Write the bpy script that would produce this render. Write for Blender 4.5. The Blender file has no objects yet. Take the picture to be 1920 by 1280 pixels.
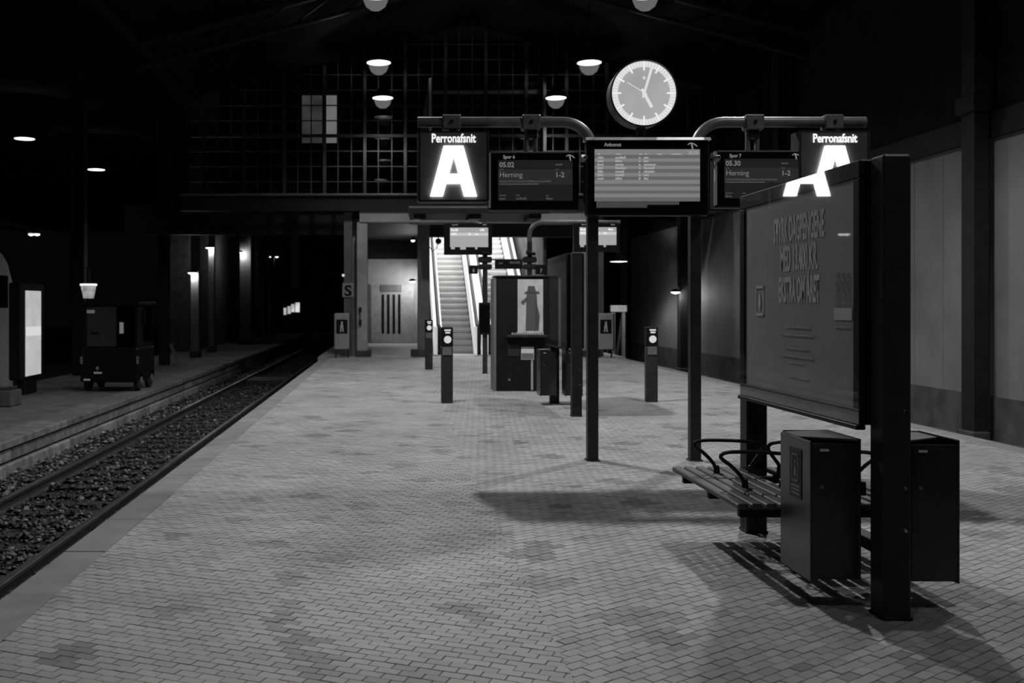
import bpy, math, random
from mathutils import Vector, Matrix, noise
random.seed(7)
R = math.radians
PI = math.pi
SC = bpy.context.scene
COL = SC.collection

# ------------------------------------------------------------------ camera, world, exposure
cam_d = bpy.data.cameras.new('camera')
cam_d.sensor_width = 36.0
cam_d.lens = 1900 / 1920 * 36.0
cam_d.shift_x = 226 / 1920
cam_d.shift_y = -67 / 1920
cam_d.clip_end = 400
cam_d.dof.use_dof = True
cam_d.dof.focus_distance = 7.5
cam_d.dof.aperture_fstop = 3.2
cam = bpy.data.objects.new('camera', cam_d)
cam.location = (0, 0, 1.6)
cam.rotation_euler = (R(90), 0, 0)
COL.objects.link(cam)
SC.camera = cam
SC.view_settings.view_transform = 'Standard'
SC.view_settings.look = 'None'
SC.view_settings.gamma = 1
SC.view_settings.exposure = 0.0
SC.view_settings.use_curve_mapping = False
world = bpy.data.worlds.new('night_sky')
SC.world = world
world.use_nodes = True
world.node_tree.nodes['Background'].inputs[0].default_value = (1, 1, 1, 1)
world.node_tree.nodes['Background'].inputs[1].default_value = 0.0012
LAMP_POWER = 3500.0        # left lamp of the nearest working pair
LAMP_POWER_RIGHT = 2000.0
LAMP_POWER_NEAR = 680.0
LAMP_POWER_HEAD = 260.0
LAMP_POWER_FAR = 640.0
ESC_POWER = 330.0

# ------------------------------------------------------------------ materials
MATS = {}
def mat(name, v, rough=0.55, metal=0.0, noise_amt=0.25, scale=6.0, spec=0.5, bump=0.0):
    """plain procedural grey with a little mottling"""
    m = bpy.data.materials.new(name)
    m.use_nodes = True
    nt = m.node_tree
    b = nt.nodes['Principled BSDF']
    b.inputs['Roughness'].default_value = rough
    b.inputs['Metallic'].default_value = metal
    b.inputs['Specular IOR Level'].default_value = spec
    tc = nt.nodes.new('ShaderNodeTexCoord')
    nz = nt.nodes.new('ShaderNodeTexNoise')
    nz.inputs['Scale'].default_value = scale
    nz.inputs['Detail'].default_value = 5
    nt.links.new(tc.outputs['Object'], nz.inputs['Vector'])
    rp = nt.nodes.new('ShaderNodeMapRange')
    rp.inputs['From Min'].default_value = 0.3
    rp.inputs['From Max'].default_value = 0.7
    rp.inputs['To Min'].default_value = v * (1 - noise_amt)
    rp.inputs['To Max'].default_value = v * (1 + noise_amt)
    nt.links.new(nz.outputs['Fac'], rp.inputs['Value'])
    nt.links.new(rp.outputs['Result'], b.inputs['Base Color'])
    if bump:
        bp = nt.nodes.new('ShaderNodeBump')
        bp.inputs['Strength'].default_value = bump
        bp.inputs['Distance'].default_value = 0.02
        nt.links.new(nz.outputs['Fac'], bp.inputs['Height'])
        nt.links.new(bp.outputs['Normal'], b.inputs['Normal'])
    MATS[name] = m
    return m

def toned(name, v, rough=0.7, noise_amt=0.2, scale=3.0, spec=0.3, bump=0.15):
    """grey whose tone is multiplied by the per-piece attribute 'tone'"""
    m = mat(name, v, rough, 0, noise_amt, scale, spec, bump)
    nt = m.node_tree
    b = nt.nodes['Principled BSDF']
    at = nt.nodes.new('ShaderNodeAttribute')
    at.attribute_name = 'tone'
    mul = nt.nodes.new('ShaderNodeMath')
    mul.operation = 'MULTIPLY'
    src = b.inputs['Base Color'].links[0].from_socket
    nt.links.new(src, mul.inputs[0])
    nt.links.new(at.outputs['Fac'], mul.inputs[1])
    nt.links.new(mul.outputs[0], b.inputs['Base Color'])
    return m

def emit(name, s, base=0.02, noise_amt=0.0, scale=4.0):
    m = bpy.data.materials.new(name)
    m.use_nodes = True
    nt = m.node_tree
    b = nt.nodes['Principled BSDF']
    b.inputs['Base Color'].default_value = (base, base, base, 1)
    b.inputs['Roughness'].default_value = 0.4
    b.inputs['Emission Color'].default_value = (1, 1, 1, 1)
    b.inputs['Emission Strength'].default_value = s
    if noise_amt:
        tc = nt.nodes.new('ShaderNodeTexCoord')
        nz = nt.nodes.new('ShaderNodeTexNoise')
        nz.inputs['Scale'].default_value = scale
        nt.links.new(tc.outputs['Object'], nz.inputs['Vector'])
        rp = nt.nodes.new('ShaderNodeMapRange')
        rp.inputs['From Min'].default_value = 0.3
        rp.inputs['From Max'].default_value = 0.7
        rp.inputs['To Min'].default_value = s * (1 - noise_amt)
        rp.inputs['To Max'].default_value = s * (1 + noise_amt)
        nt.links.new(nz.outputs['Fac'], rp.inputs['Value'])
        nt.links.new(rp.outputs['Result'], b.inputs['Emission Strength'])
    MATS[name] = m
    return m

def glass(name, ior=1.9, tint=1.0, rough=0.02):
    m = bpy.data.materials.new(name)
    m.use_nodes = True
    nt = m.node_tree
    nt.nodes.remove(nt.nodes['Principled BSDF'])
    out = nt.nodes['Material Output']
    tr = nt.nodes.new('ShaderNodeBsdfTransparent')
    tr.inputs[0].default_value = (tint, tint, tint, 1)
    gl = nt.nodes.new('ShaderNodeBsdfGlossy')
    gl.inputs['Roughness'].default_value = rough
    fr = nt.nodes.new('ShaderNodeFresnel')
    geo = nt.nodes.new('ShaderNodeNewGeometry')
    mr = nt.nodes.new('ShaderNodeMapRange')      # both faces of the thin sheet reflect alike
    mr.inputs['To Min'].default_value = ior
    mr.inputs['To Max'].default_value = 1 / ior
    nt.links.new(geo.outputs['Backfacing'], mr.inputs['Value'])
    nt.links.new(mr.outputs['Result'], fr.inputs['IOR'])
    mx = nt.nodes.new('ShaderNodeMixShader')
    nt.links.new(fr.outputs[0], mx.inputs[0])
    nt.links.new(tr.outputs[0], mx.inputs[1])
    nt.links.new(gl.outputs[0], mx.inputs[2])
    nt.links.new(mx.outputs[0], out.inputs['Surface'])
    MATS[name] = m
    return m

def clear_glow(name, s, clear=0.6):
    """see-through glow imitating the lens ghost below a lamp"""
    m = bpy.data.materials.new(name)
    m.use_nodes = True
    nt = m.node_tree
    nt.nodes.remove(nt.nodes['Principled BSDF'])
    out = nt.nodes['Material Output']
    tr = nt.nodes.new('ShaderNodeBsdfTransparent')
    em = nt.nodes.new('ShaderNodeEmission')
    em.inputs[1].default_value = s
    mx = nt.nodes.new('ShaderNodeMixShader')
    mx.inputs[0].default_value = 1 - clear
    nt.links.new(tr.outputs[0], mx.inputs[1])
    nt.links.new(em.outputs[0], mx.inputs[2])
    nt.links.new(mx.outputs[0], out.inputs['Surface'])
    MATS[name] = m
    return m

paving = toned('paving_brick_grey', 0.36, 0.62, 0.16, 1.3, 0.35, 0.25)
joint = mat('sand_joint', 0.29, 0.9, 0, 0.3, 20)
coping = toned('coping_concrete', 0.24, 0.75, 0.2, 3, 0.3, 0.2)
edge_stone = toned('platform_edge_stone', 0.20, 0.8, 0.35, 5, 0.3, 0.5)
leftplat = mat('left_platform_asphalt', 0.105, 0.8, 0, 0.3, 2.5, 0.3, 0.3)
ballast = toned('ballast_stone', 0.075, 0.6, 0.3, 12, 0.4, 0.3)
bedmat = mat('track_bed_soil', 0.022, 0.9, 0, 0.5, 9, 0.2, 0.6)
sleeper_m = mat('sleeper_timber', 0.03, 0.8, 0, 0.4, 12, 0.2, 0.3)
rail_m = mat('rail_rust', 0.03, 0.6, 0.3, 0.4, 15)
railtop_m = mat('rail_worn_head', 0.18, 0.38, 0.9, 0.2, 15)
black = mat('black_enamel', 0.009, 0.5, 0, 0.2, 10, 0.2)
tugblack = mat('tug_paint', 0.006, 0.4, 0, 0.2, 10, 0.12)
dark = mat('dark_grey_paint', 0.026, 0.5, 0, 0.2, 8, 0.25)
darksteel = mat('dark_steel', 0.034, 0.45, 0.1, 0.25, 9, 0.3)
pipe_m = mat('grey_pipe_paint', 0.13, 0.4, 0.1, 0.25, 9)
midgrey = mat('mid_grey_paint', 0.15, 0.5, 0, 0.2, 7)
brushed = mat('brushed_aluminium', 0.75, 0.42, 0.7, 0.1, 12)
brightfloor = mat('concourse_floor_slab', 0.55, 0.6, 0, 0.1, 2)
palegrey = mat('pale_grey_paint', 0.36, 0.55, 0, 0.15, 6)
concrete = mat('pale_concrete', 0.42, 0.8, 0, 0.15, 3, 0.2, 0.1)
concrete_dark = mat('dark_concrete', 0.07, 0.85, 0, 0.35, 3, 0.2, 0.2)
wallblack = mat('near_black_upper_wall', 0.016, 0.9, 0, 0.3, 2, 0.1)  # near-black tone of the wall above and behind the panels
wallpaint = mat('wall_panel_paint', 0.20, 0.7, 0, 0.14, 1.3, 0.25)
dado_m = mat('wall_dado_paint', 0.085, 0.75, 0, 0.3, 3, 0.25, 0.2)
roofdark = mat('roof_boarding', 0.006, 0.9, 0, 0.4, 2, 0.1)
iron = mat('dark_ironwork', 0.014, 0.6, 0.2, 0.3, 4)
mullion_m = mat('window_bar_paint', 0.034, 0.55, 0, 0.25, 4)
screen_bk = mat('display_black_glass', 0.006, 0.12, 0, 0.1, 5)
bin_m = mat('bin_paint', 0.032, 0.25, 0.15, 0.2, 5)
bin_in = mat('bin_inside', 0.006, 0.9, 0, 0.2, 5)
slat_m = mat('bench_slat_timber', 0.06, 0.45, 0, 0.35, 14, 0.4, 0.15)
chrome = mat('chrome', 0.55, 0.2, 1.0, 0.05, 5)
paper = mat('white_label', 0.62, 0.6, 0, 0.06, 9)
poster_m = mat('poster_print_grey', 0.42, 0.5, 0, 0.1, 2)
poster_tx = mat('poster_lettering', 0.85, 0.5, 0, 0.06, 8)
poster_mk = mat('poster_faint_print', 0.58, 0.5, 0, 0.08, 8)
poster_dk = mat('poster_print_dark', 0.05, 0.5, 0, 0.3, 3)
rubber = mat('black_rubber', 0.012, 0.7, 0, 0.2, 8)
train_m = mat('train_body_pale', 0.42, 0.35, 0, 0.1, 2)
stepm = mat('escalator_step_metal', 0.34, 0.5, 0.2, 0.12, 8)
riser_m = mat('escalator_riser_metal', 0.44, 0.55, 0.1, 0.1, 20)
glassm = glass('poster_glass', 1.45)
paneglass = glass('window_glass', 1.25, 0.88)
winglass = glass('vehicle_glass', 1.7, 0.25)
lamp_e = emit('lamp_lens_glow', 2.0)
ghost_e = clear_glow('lamp_ghost_glow', 0.26, 0.72)  # added haze below the lamps, imitates a lens ghost
letter_e = emit('sign_letter_glow', 9.0)
caption_e = emit('sign_caption_glow', 0.95)
dial_e = emit('clock_dial_backlit', 0.37, 0.02, 0.12, 2.5)
ring_e = emit('clock_ring_backlit', 0.66)
tick_e = emit('clock_mark_backlit', 0.86)
hand_e = emit('clock_hand_glow', 0.72)  # glow put into the hands so they show lighter than the dial
scr_a = emit('screen_stripe_dark', 0.12)
scr_b = emit('screen_stripe_light', 0.2)
scr_t = emit('screen_text_bright', 0.36)
scr_f = emit('screen_ticker_dim', 0.05)
scr_h = emit('screen_heading', 0.2)
trk_a = emit('track_screen_dark', 0.008)
trk_b = emit('track_screen_band', 0.017)
trk_t = emit('track_screen_text', 0.17)
trk_f = emit('track_screen_fine', 0.06)
far_s = emit('far_screen', 0.36)
far_s2 = emit('far_screen_band', 0.55)
far_t = emit('far_screen_text', 0.85)
litposter = emit('lit_poster', 0.42, 0.3, 0.12, 3)
litposter2 = emit('kiosk_poster', 0.17, 0.2, 0.25, 5)
bal_e = emit('balustrade_added_glow', 0.46, 0.4, 0.15, 2)  # emission added to brighten the pale balustrades and cladding
litwin = emit('lit_window', 0.17, 0.1, 0.25, 0.8)
litwin_d = emit('lit_window_dim', 0.045, 0.1, 0.5, 0.8)
farwin = emit('far_train_window', 0.5, 0.1, 0.5, 1.5)
spot_e = emit('small_lamp_glow', 2.5)
reader_e = emit('reader_glow', 0.62)

# ------------------------------------------------------------------ mesh helpers
ORIGIN = {}
class MB:
    def __init__(s):
        s.v, s.f, s.tone = [], [], []
    def add(s, verts, faces, tone=1.0):
        o = len(s.v)
        s.v += [tuple(p) for p in verts]
        s.f += [tuple(i + o for i in f) for f in faces]
        s.tone += [tone] * len(verts)
        return s
    def box(s, x0, x1, y0, y1, z0, z1, bev=0.0, tone=1.0):
        if bev <= 0:
            vs = [(x, y, z) for z in (z0, z1) for y in (y0, y1) for x in (x0, x1)]
            return s.add(vs, [(0, 2, 3, 1), (4, 5, 7, 6), (0, 1, 5, 4), (2, 6, 7, 3), (0, 4, 6, 2), (1, 3, 7, 5)], tone)
        b = min(bev, (x1 - x0) / 2.01, (y1 - y0) / 2.01, (z1 - z0) / 2.01)
        xs, ys, zs = (x0, x1), (y0, y1), (z0, z1)
        idx, vs = {}, []
        for i in (0, 1):
            for j in (0, 1):
                for k in (0, 1):
                    for a in range(3):
                        p = [xs[i] + (b if i == 0 else -b), ys[j] + (b if j == 0 else -b), zs[k] + (b if k == 0 else -b)]
                        p[a] = (xs, ys, zs)[a][(i, j, k)[a]]
                        idx[(i, j, k, a)] = len(vs)
                        vs.append(p)
        g = lambda i, j, k, a: idx[(i, j, k, a)]
        fs = []
        for i in (0, 1):
            q = [g(i, 0, 0, 0), g(i, 1, 0, 0), g(i, 1, 1, 0), g(i, 0, 1, 0)]
            fs.append(q if i else q[::-1])
            q = [g(0, i, 0, 1), g(0, i, 1, 1), g(1, i, 1, 1), g(1, i, 0, 1)]
            fs.append(q if i else q[::-1])
            q = [g(0, 0, i, 2), g(1, 0, i, 2), g(1, 1, i, 2), g(0, 1, i, 2)]
            fs.append(q if i else q[::-1])
        for i in (0, 1):
            for j in (0, 1):
                q = [g(i, j, 0, 0), g(i, j, 1, 0), g(i, j, 1, 1), g(i, j, 0, 1)]
                fs.append(q if (i == j) else q[::-1])
                q = [g(i, 0, j, 0), g(i, 0, j, 2), g(i, 1, j, 2), g(i, 1, j, 0)]
                fs.append(q if (i != j) else q[::-1])
                q = [g(0, i, j, 1), g(0, i, j, 2), g(1, i, j, 2), g(1, i, j, 1)]
                fs.append(q if (i == j) else q[::-1])
                for k in (0, 1):
                    q = [g(i, j, k, 0), g(i, j, k, 1), g(i, j, k, 2)]
                    fs.append(q if (i + j + k) % 2 else q[::-1])
        return s.add(vs, fs, tone)
    def tube(s, pts, r, n=12, cap=True, closed=False):
        pts = [Vector(p) for p in pts]
        N = len(pts)
        rs = r if isinstance(r, (list, tuple)) else [r] * N
        up = None
        vs = []
        for i, p in enumerate(pts):
            a = pts[(i - 1) % N] if (i > 0 or closed) else p
            b = pts[(i + 1) % N] if (i < N - 1 or closed) else p
            t = (b - a).normalized()
            if up is None:
                up = t.orthogonal().normalized()
            else:
                up = (up - t * up.dot(t)).normalized()
            w = t.cross(up)
            for k in range(n):
                c = 2 * PI * k / n
                vs.append(p + (up * math.cos(c) + w * math.sin(c)) * rs[i])
        fs = []
        for i in range(N if closed else N - 1):
            j = (i + 1) % N
            for k in range(n):
                l = (k + 1) % n
                fs.append((i * n + k, i * n + l, j * n + l, j * n + k))
        if cap and not closed:
            fs.append(tuple(range(n))[::-1])
            fs.append(tuple((N - 1) * n + k for k in range(n)))
        return s.add(vs, fs)
    def lathe(s, prof, c, axis='z', n=32, tone=1.0, caps=True):
        """profile of (radius, height) pairs turned round an axis through c"""
        vs, fs = [], []
        for (r, h) in prof:
            for k in range(n):
                a = 2 * PI * k / n
                x, y = r * math.cos(a), r * math.sin(a)
                if axis == 'z':
                    p = (c[0] + x, c[1] + y, c[2] + h)
                elif axis == 'y':
                    p = (c[0] + x, c[1] + h, c[2] + y)
                else:
                    p = (c[0] + h, c[1] + x, c[2] + y)
                vs.append(p)
        for i in range(len(prof) - 1):
            for k in range(n):
                l = (k + 1) % n
                fs.append((i * n + k, i * n + l, (i + 1) * n + l, (i + 1) * n + k))
        if caps and prof[0][0] > 1e-6:
            fs.append(tuple(range(n))[::-1])
        if caps and prof[-1][0] > 1e-6:
            fs.append(tuple((len(prof) - 1) * n + k for k in range(n)))
        return s.add(vs, fs, tone)
    def prism(s, poly, fn, d0, d1, tone=1.0):
        """polygon (2D) extruded between depths d0 and d1; fn(u, v, d) -> point"""
        n = len(poly)
        vs = [fn(u, v, d0) for u, v in poly] + [fn(u, v, d1) for u, v in poly]
        fs = [tuple(range(n)), tuple(range(2 * n - 1, n - 1, -1))]
        for i in range(n):
            j = (i + 1) % n
            fs.append((i, i + n, j + n, j))
        return s.add(vs, fs, tone)
    def build(s, name, m, parent=None, smooth=False, tone=False):
        off = Vector(ORIGIN.get(parent.name, (0, 0, 0))) if parent else Vector((0, 0, 0))
        me = bpy.data.meshes.new(name)
        me.from_pydata([tuple(Vector(p) - off) for p in s.v], [], s.f)
        if tone:
            at = me.attributes.new('tone', 'FLOAT', 'POINT')
            at.data.foreach_set('value', s.tone)
        me.materials.append(m)
        if smooth:
            me.polygons.foreach_set('use_smooth', [True] * len(me.polygons))
        me.update()
        o = bpy.data.objects.new(name, me)
        COL.objects.link(o)
        if smooth:
            import bmesh
            bm = bmesh.new(); bm.from_mesh(me)
            bmesh.ops.recalc_face_normals(bm, faces=bm.faces)
            for e in bm.edges:
                if len(e.link_faces) == 2 and e.calc_face_angle(0) > R(40):
                    e.smooth = False
            bm.to_mesh(me); bm.free()
        if parent:
            o.parent = parent
            ORIGIN[o.name] = tuple(off)
        return o

def fix_normals(o):
    import bmesh
    bm = bmesh.new(); bm.from_mesh(o.data)
    bmesh.ops.recalc_face_normals(bm, faces=bm.faces)
    bm.to_mesh(o.data); bm.free()
    return o

def box(name, m, x0, x1, y0, y1, z0, z1, parent=None, bev=0.0):
    return MB().box(x0, x1, y0, y1, z0, z1, bev).build(name, m, parent)

def tag(o, label, cat, group=None):
    o['label'] = label
    o['category'] = cat
    if group:
        o['group'] = group
    return o

def thing(name, label, cat, loc, group=None):
    o = bpy.data.objects.new(name, None)
    o.empty_display_size = 0.1
    COL.objects.link(o)
    o.location = loc
    ORIGIN[o.name] = tuple(loc)
    return tag(o, label, cat, group)

def struct(o):
    o['kind'] = 'structure'
    return o

def copy_tree(o, parent=None, delta=None, label=None):
    c = o.copy()
    COL.objects.link(c)
    if parent:
        c.parent = parent
    if delta:
        c.location = Vector(o.location) + Vector(delta)
    if label:
        c['label'] = label
    for ch in [x for x in ALLCH(o)]:
        copy_tree(ch, c)
    return c

def ALLCH(o):
    return list(o.children)

def text(s, size, m, parent, loc, rz=0.0, sx=1.0, bold=0.0, align='LEFT', name='lettering', ext=0.0, label=None):
    """flat lettering standing upright at world loc; rz=0 faces -Y, rz=-90 faces -X"""
    cu = bpy.data.curves.new(name, 'FONT')
    cu.body = s
    cu.size = size
    cu.align_x = align
    cu.offset = bold
    cu.extrude = ext
    cu.resolution_u = 3
    tmp = bpy.data.objects.new('tmp', cu)
    COL.objects.link(tmp)
    dg = bpy.context.evaluated_depsgraph_get()
    me = bpy.data.meshes.new_from_object(tmp.evaluated_get(dg))
    bpy.data.objects.remove(tmp)
    off = Vector(ORIGIN.get(parent.name, (0, 0, 0))) if parent else Vector((0, 0, 0))
    M = Matrix.Translation(Vector(loc) - off) @ Matrix.Rotation(R(rz), 4, 'Z') @ Matrix.Rotation(R(90), 4, 'X') @ Matrix.Scale(sx, 4, (1, 0, 0))
    me.transform(M)
    me.materials.clear()
    me.materials.append(m)
    me.name = name
    o = bpy.data.objects.new(name, me)
    COL.objects.link(o)
    if parent:
        o.parent = parent
        ORIGIN[o.name] = tuple(off)
    if label:
        o['label'] = label
    return o

def arc(cx, cz, r, a0, a1, n=8):
    return [(cx + r * math.cos(R(a0 + (a1 - a0) * i / n)), cz + r * math.sin(R(a0 + (a1 - a0) * i / n))) for i in range(n + 1)]

F = 1900.0
def ground_y(py, z=0.0):
    return (1.6 - z) * F / (py - 573.0)
def X(px, y):
    return (px - 734.0) * y / F
def Z(py, y):
    return 1.6 - (py - 573.0) * y / F

# ================================================================== SETTING
# ---- the island platform: base slab, paving bricks, coping stones
PX0, PX1, PY0, PY1 = -2.13, 7.1, 2.2, 31.6
floor = struct(box('floor', joint, PX0 + 0.02, PX1 - 0.02, PY0, PY1, -0.95, -0.012))

def clip(poly, a, b, c):
    """keep the side a*x+b*y <= c"""
    out = []
    for i in range(len(poly)):
        p, q = poly[i], poly[(i + 1) % len(poly)]
        dp, dq = a * p[0] + b * p[1] - c, a * q[0] + b * q[1] - c
        if dp <= 0:
            out.append(p)
        if (dp < 0 < dq) or (dq < 0 < dp):
            t = dp / (dp - dq)
            out.append((p[0] + (q[0] - p[0]) * t, p[1] + (q[1] - p[1]) * t))
    return out

def area(poly):
    return abs(sum(poly[i][0] * poly[(i + 1) % len(poly)][1] - poly[(i + 1) % len(poly)][0] * poly[i][1] for i in range(len(poly)))) / 2

def brick_polys(x0, x1, y0, y1, heading, L=0.112, W=0.062, gap=0.0038):
    """running bond whose courses run along the heading (degrees from +Y towards +X)"""
    ux, uy = math.sin(R(heading)), math.cos(R(heading))
    wx, wy = -uy, ux
    cx, cy = (x0 + x1) / 2, (y0 + y1) / 2
    span = math.hypot(x1 - x0, y1 - y0) / 2 + L
    res = []
    nr, nc = int(span / W) + 1, int(span / L) + 1
    for r in range(-nr, nr + 1):
        sh = L / 2 if r % 2 else 0
        for c in range(-nc, nc + 1):
            u, v = c * L + sh, r * W
            mx, my = cx + ux * u + wx * v, cy + uy * u + wy * v
            if mx < x0 - L or mx > x1 + L or my < y0 - L or my > y1 + L:
                continue
            hl, hw = L / 2 - gap / 2, W / 2 - gap / 2
            poly = [(mx + ux * a + wx * b, my + uy * a + wy * b) for a, b in ((-hl, -hw), (hl, -hw), (hl, hw), (-hl, hw))]
            for e in ((-1, 0, -x0), (1, 0, x1), (0, -1, -y0), (0, 1, y1)):
                poly = clip(poly, *e)
                if len(poly) < 3:
                    break
            if len(poly) >= 3 and area(poly) > 0.00015:
                res.append((mx, my, poly))
    return res

# darker replacement bricks lie in small diamond-shaped patches
patches = {}
for _ in range(420):
    cx_, cy_ = random.uniform(PX0, PX1), 3.4 + 28 * random.random() ** 1.3
    p_ = (cx_, cy_, random.uniform(0.07, 0.17), random.uniform(0.06, 0.15), random.uniform(0.58, 0.80))
    for k_ in (int(cy_) - 1, int(cy_), int(cy_) + 1):
        patches.setdefault(k_, []).append(p_)
def brick_tone(x, y):
    t = random.gauss(1.0, 0.06)
    for (cx_, cy_, a_, b_, d_) in patches.get(int(y), ()):
        if abs(x - cx_) / (a_ * 1.3) + abs(y - cy_) / (b_ * 1.5) < 1:
            t *= d_
            break
    else:
        if random.random() < 0.012:
            t *= 0.75
    n2 = noise.noise(Vector((x * 0.55, y * 0.45 + 5, 9.7)))
    n3 = noise.noise(Vector((x * 1.9 + 11, y * 1.5, 3.1)))
    return max(0.35, t * (1.0 + 0.12 * n2 + 0.10 * n3))

bricks = brick_polys(PX0 + 0.27, 0.78, 3.2, PY1, -67) + brick_polys(0.78, PX1 - 0.27, 3.2, PY1, 53)
def in_view(x, y):
    if y < 4.2:
        return False
    px = 734 + x * F / y
    return 0 < px < 1920
bricks.sort(key=lambda b: (not in_view(b[0], b[1]), b[0] ** 2 * 0.3 + b[1] ** 2))
rest = MB()
for i, (mx, my, poly) in enumerate(bricks):
    h = random.uniform(-0.0025, 0.0)
    tl = random.uniform(-0.012, 0.012)
    bevel_c = [(mx + (p[0] - mx) * 0.98, my + (p[1] - my) * 0.97) for p in poly]
    n = len(poly)
    vs = [(p[0], p[1], -0.03) for p in poly] + [(p[0], p[1], h - 0.004) for p in poly] + [(p[0], p[1], h + (p[0] - mx) * tl) for p in bevel_c]
    fs = [tuple(range(2 * n, 3 * n))]
    for k in range(n):
        l = (k + 1) % n
        fs.append((k, l, l + n, k + n))
        fs.append((k + n, l + n, l + 2 * n, k + 2 * n))
    t = brick_tone(mx, my)
    if i < 300:
        MB().add(vs, fs, t).build('paving_brick', paving, floor, tone=True)
    else:
        rest.add(vs, fs, t)
o = rest.build('paving_bricks_beyond', paving, floor, tone=True)
o['kind'] = 'stuff'
for (x0, x1) in ((PX0, PX0 + 0.265), (PX1 - 0.265, PX1)):
    y = 2.6
    while y < PY1 - 0.1:
        MB().box(x0, x1, y + 0.002, min(y + 0.998, PY1), -0.14, 0.001 + random.uniform(-0.002, 0.001), 0.004,
                 tone=random.uniform(0.9, 1.08)).build('coping_stone', coping, floor, tone=True)
        y += 1.0

# ---- concourse floor behind the platform end
struct(box('floor.001', brightfloor, -2.3, 7.3, PY1, 46.0, -0.95, 0.0))

# ---- left track: bed, ballast, sleepers, rails
TZ = -0.75
bed = struct(box('track_bed', bedmat, -5.85, -2.13, 2.2, 90, -1.2, -0.97))
def stones(name, x0, x1, y0, y1, zt, n, parent, dens_fall=1.0, skip=()):
    m = MB()
    for i in range(n):
        y = y0 * (y1 / y0) ** random.random()
        x = random.uniform(x0, x1)
        s = random.uniform(0.02, 0.052)
        z = zt + random.uniform(-0.03, 0.05) + 0.03 * noise.noise(Vector((x * 1.5, y * 1.2, 0)))
        rot = Matrix.Rotation(random.uniform(0, 6.28), 3, 'Z') @ Matrix.Rotation(random.uniform(-0.7, 0.7), 3, 'X')
        base = [(1, 0, .1), (.3, .8, -.1), (-.7, .7, .15), (-1, -.2, -.1), (-.2, -.9, .1), (.7, -.7, -.05), (.1, .1, .75), (0, 0, -.7)]
        vs = []
        for b in base:
            q = rot @ Vector((b[0] * s * random.uniform(.7, 1.3), b[1] * s * random.uniform(.7, 1.3), b[2] * s * random.uniform(.7, 1.1)))
            vs.append((x + q.x, y + q.y, z + q.z))
        fs = [(k, (k + 1) % 6, 6) for k in range(6)] + [((k + 1) % 6, k, 7) for k in range(6)]
        pale = noise.noise(Vector((x * 1.1 + 40, y * 0.8, 2)))
        t = random.uniform(0.35, 1.0) * (1.0 + 0.9 * max(0, pale))
        if random.random() < 0.10:
            t = random.uniform(1.6, 3.2)
        if -6 < x < -4.85:
            t *= 1.7          # paler stones in the strip along the stone edge
        elif x < 0:
            t *= 0.8
        m.add(vs, fs, t)
    o = m.build(name, ballast, parent, tone=True)
    o['kind'] = 'stuff'
    return o
stones('ballast_stones', -5.72, -2.2, 5.0, 60, -0.94, 15000, bed)
def sleepers(parent, xc, y0, y1, step=0.6):
    first = None
    y = y0
    while y < y1:
        if first is None:
            first = MB().box(xc - 1.25, xc + 1.25, y - 0.12, y + 0.12, -1.02, -0.925, 0.012).build('sleeper', sleeper_m, parent)
            fy = y
        else:
            c = first.copy(); COL.objects.link(c); c.location = (0, y - fy, 0)
        y += step
sleepers(bed, -4.055, 5.2, 58)
def rail(x, label, y0=3.0, y1=85.0):
    t = thing('rail', label, 'rail', (x, y0, -0.93), 'running rails of the two tracks')
    foot = [(-0.075, 0), (0.075, 0), (0.075, 0.012), (0.012, 0.03), (0.012, 0.125), (-0.012, 0.125), (-0.012, 0.03), (-0.075, 0.012)]
    fix_normals(MB().prism(foot, lambda u, v, d: (x + u, d, -0.925 + v), y0, y1).build('web', rail_m, t))
    head = [(-0.036, 0.122), (0.036, 0.122), (0.036, 0.155), (0.028, 0.168), (-0.028, 0.168), (-0.036, 0.155)]
    fix_normals(MB().prism(head, lambda u, v, d: (x + u, d, -0.925 + v), y0, y1).build('rail_head', railtop_m, t))
rail(-4.772, 'steel rail of the left track, on its outer side by the lower platform')
rail(-3.337, 'steel rail of the left track, close under the brick platform edge')
# timber crossing deck over the track far ahead
t = thing('crossing_deck', 'dark timber crossing deck laid between the rails of the left track', 'track crossing', (-4.05, 33.5, -0.93))
for k in range(6):
    MB().box(-4.66, -3.43, 32.6 + 0.3 * k, 32.88 + 0.3 * k, -0.93, -0.79, 0.01).build('plank', sleeper_m if k % 3 else railtop_m, t)

# ---- left platform, lower, with stone edge
LZ = -0.43
plat = struct(box('left_platform', leftplat, -9.6, -5.98, 3.0, 75, -1.2, LZ - 0.004))
for k in range(60):
    y = 4.0 + k * 1.0
    if k < 52:
        MB().box(-6.35, -5.75, y + .006, y + .994, LZ - 0.12, LZ + 0.004 + random.uniform(-.004, .003), 0.015,
                 tone=random.uniform(.55, .85)).build('coping_stone', edge_stone, plat, tone=True)
        MB().box(-6.2, -5.80, y + .5 + .008, y + 1.5 - .008, LZ - 0.33, LZ - 0.15, 0.02,
                 tone=random.uniform(.6, 1.2)).build('edge_stone', edge_stone, plat, tone=True)
        MB().box(-6.2, -5.76, y + .2 + .008, y + 1.2 - .008, -1.05, LZ - 0.36, 0.02,
                 tone=random.uniform(.7, 1.35)).build('base_stone', edge_stone, plat, tone=True)
struct(box('ground', bedmat, -40, -9.6, 2.2, 120, -1.4, -1.0))

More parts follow.
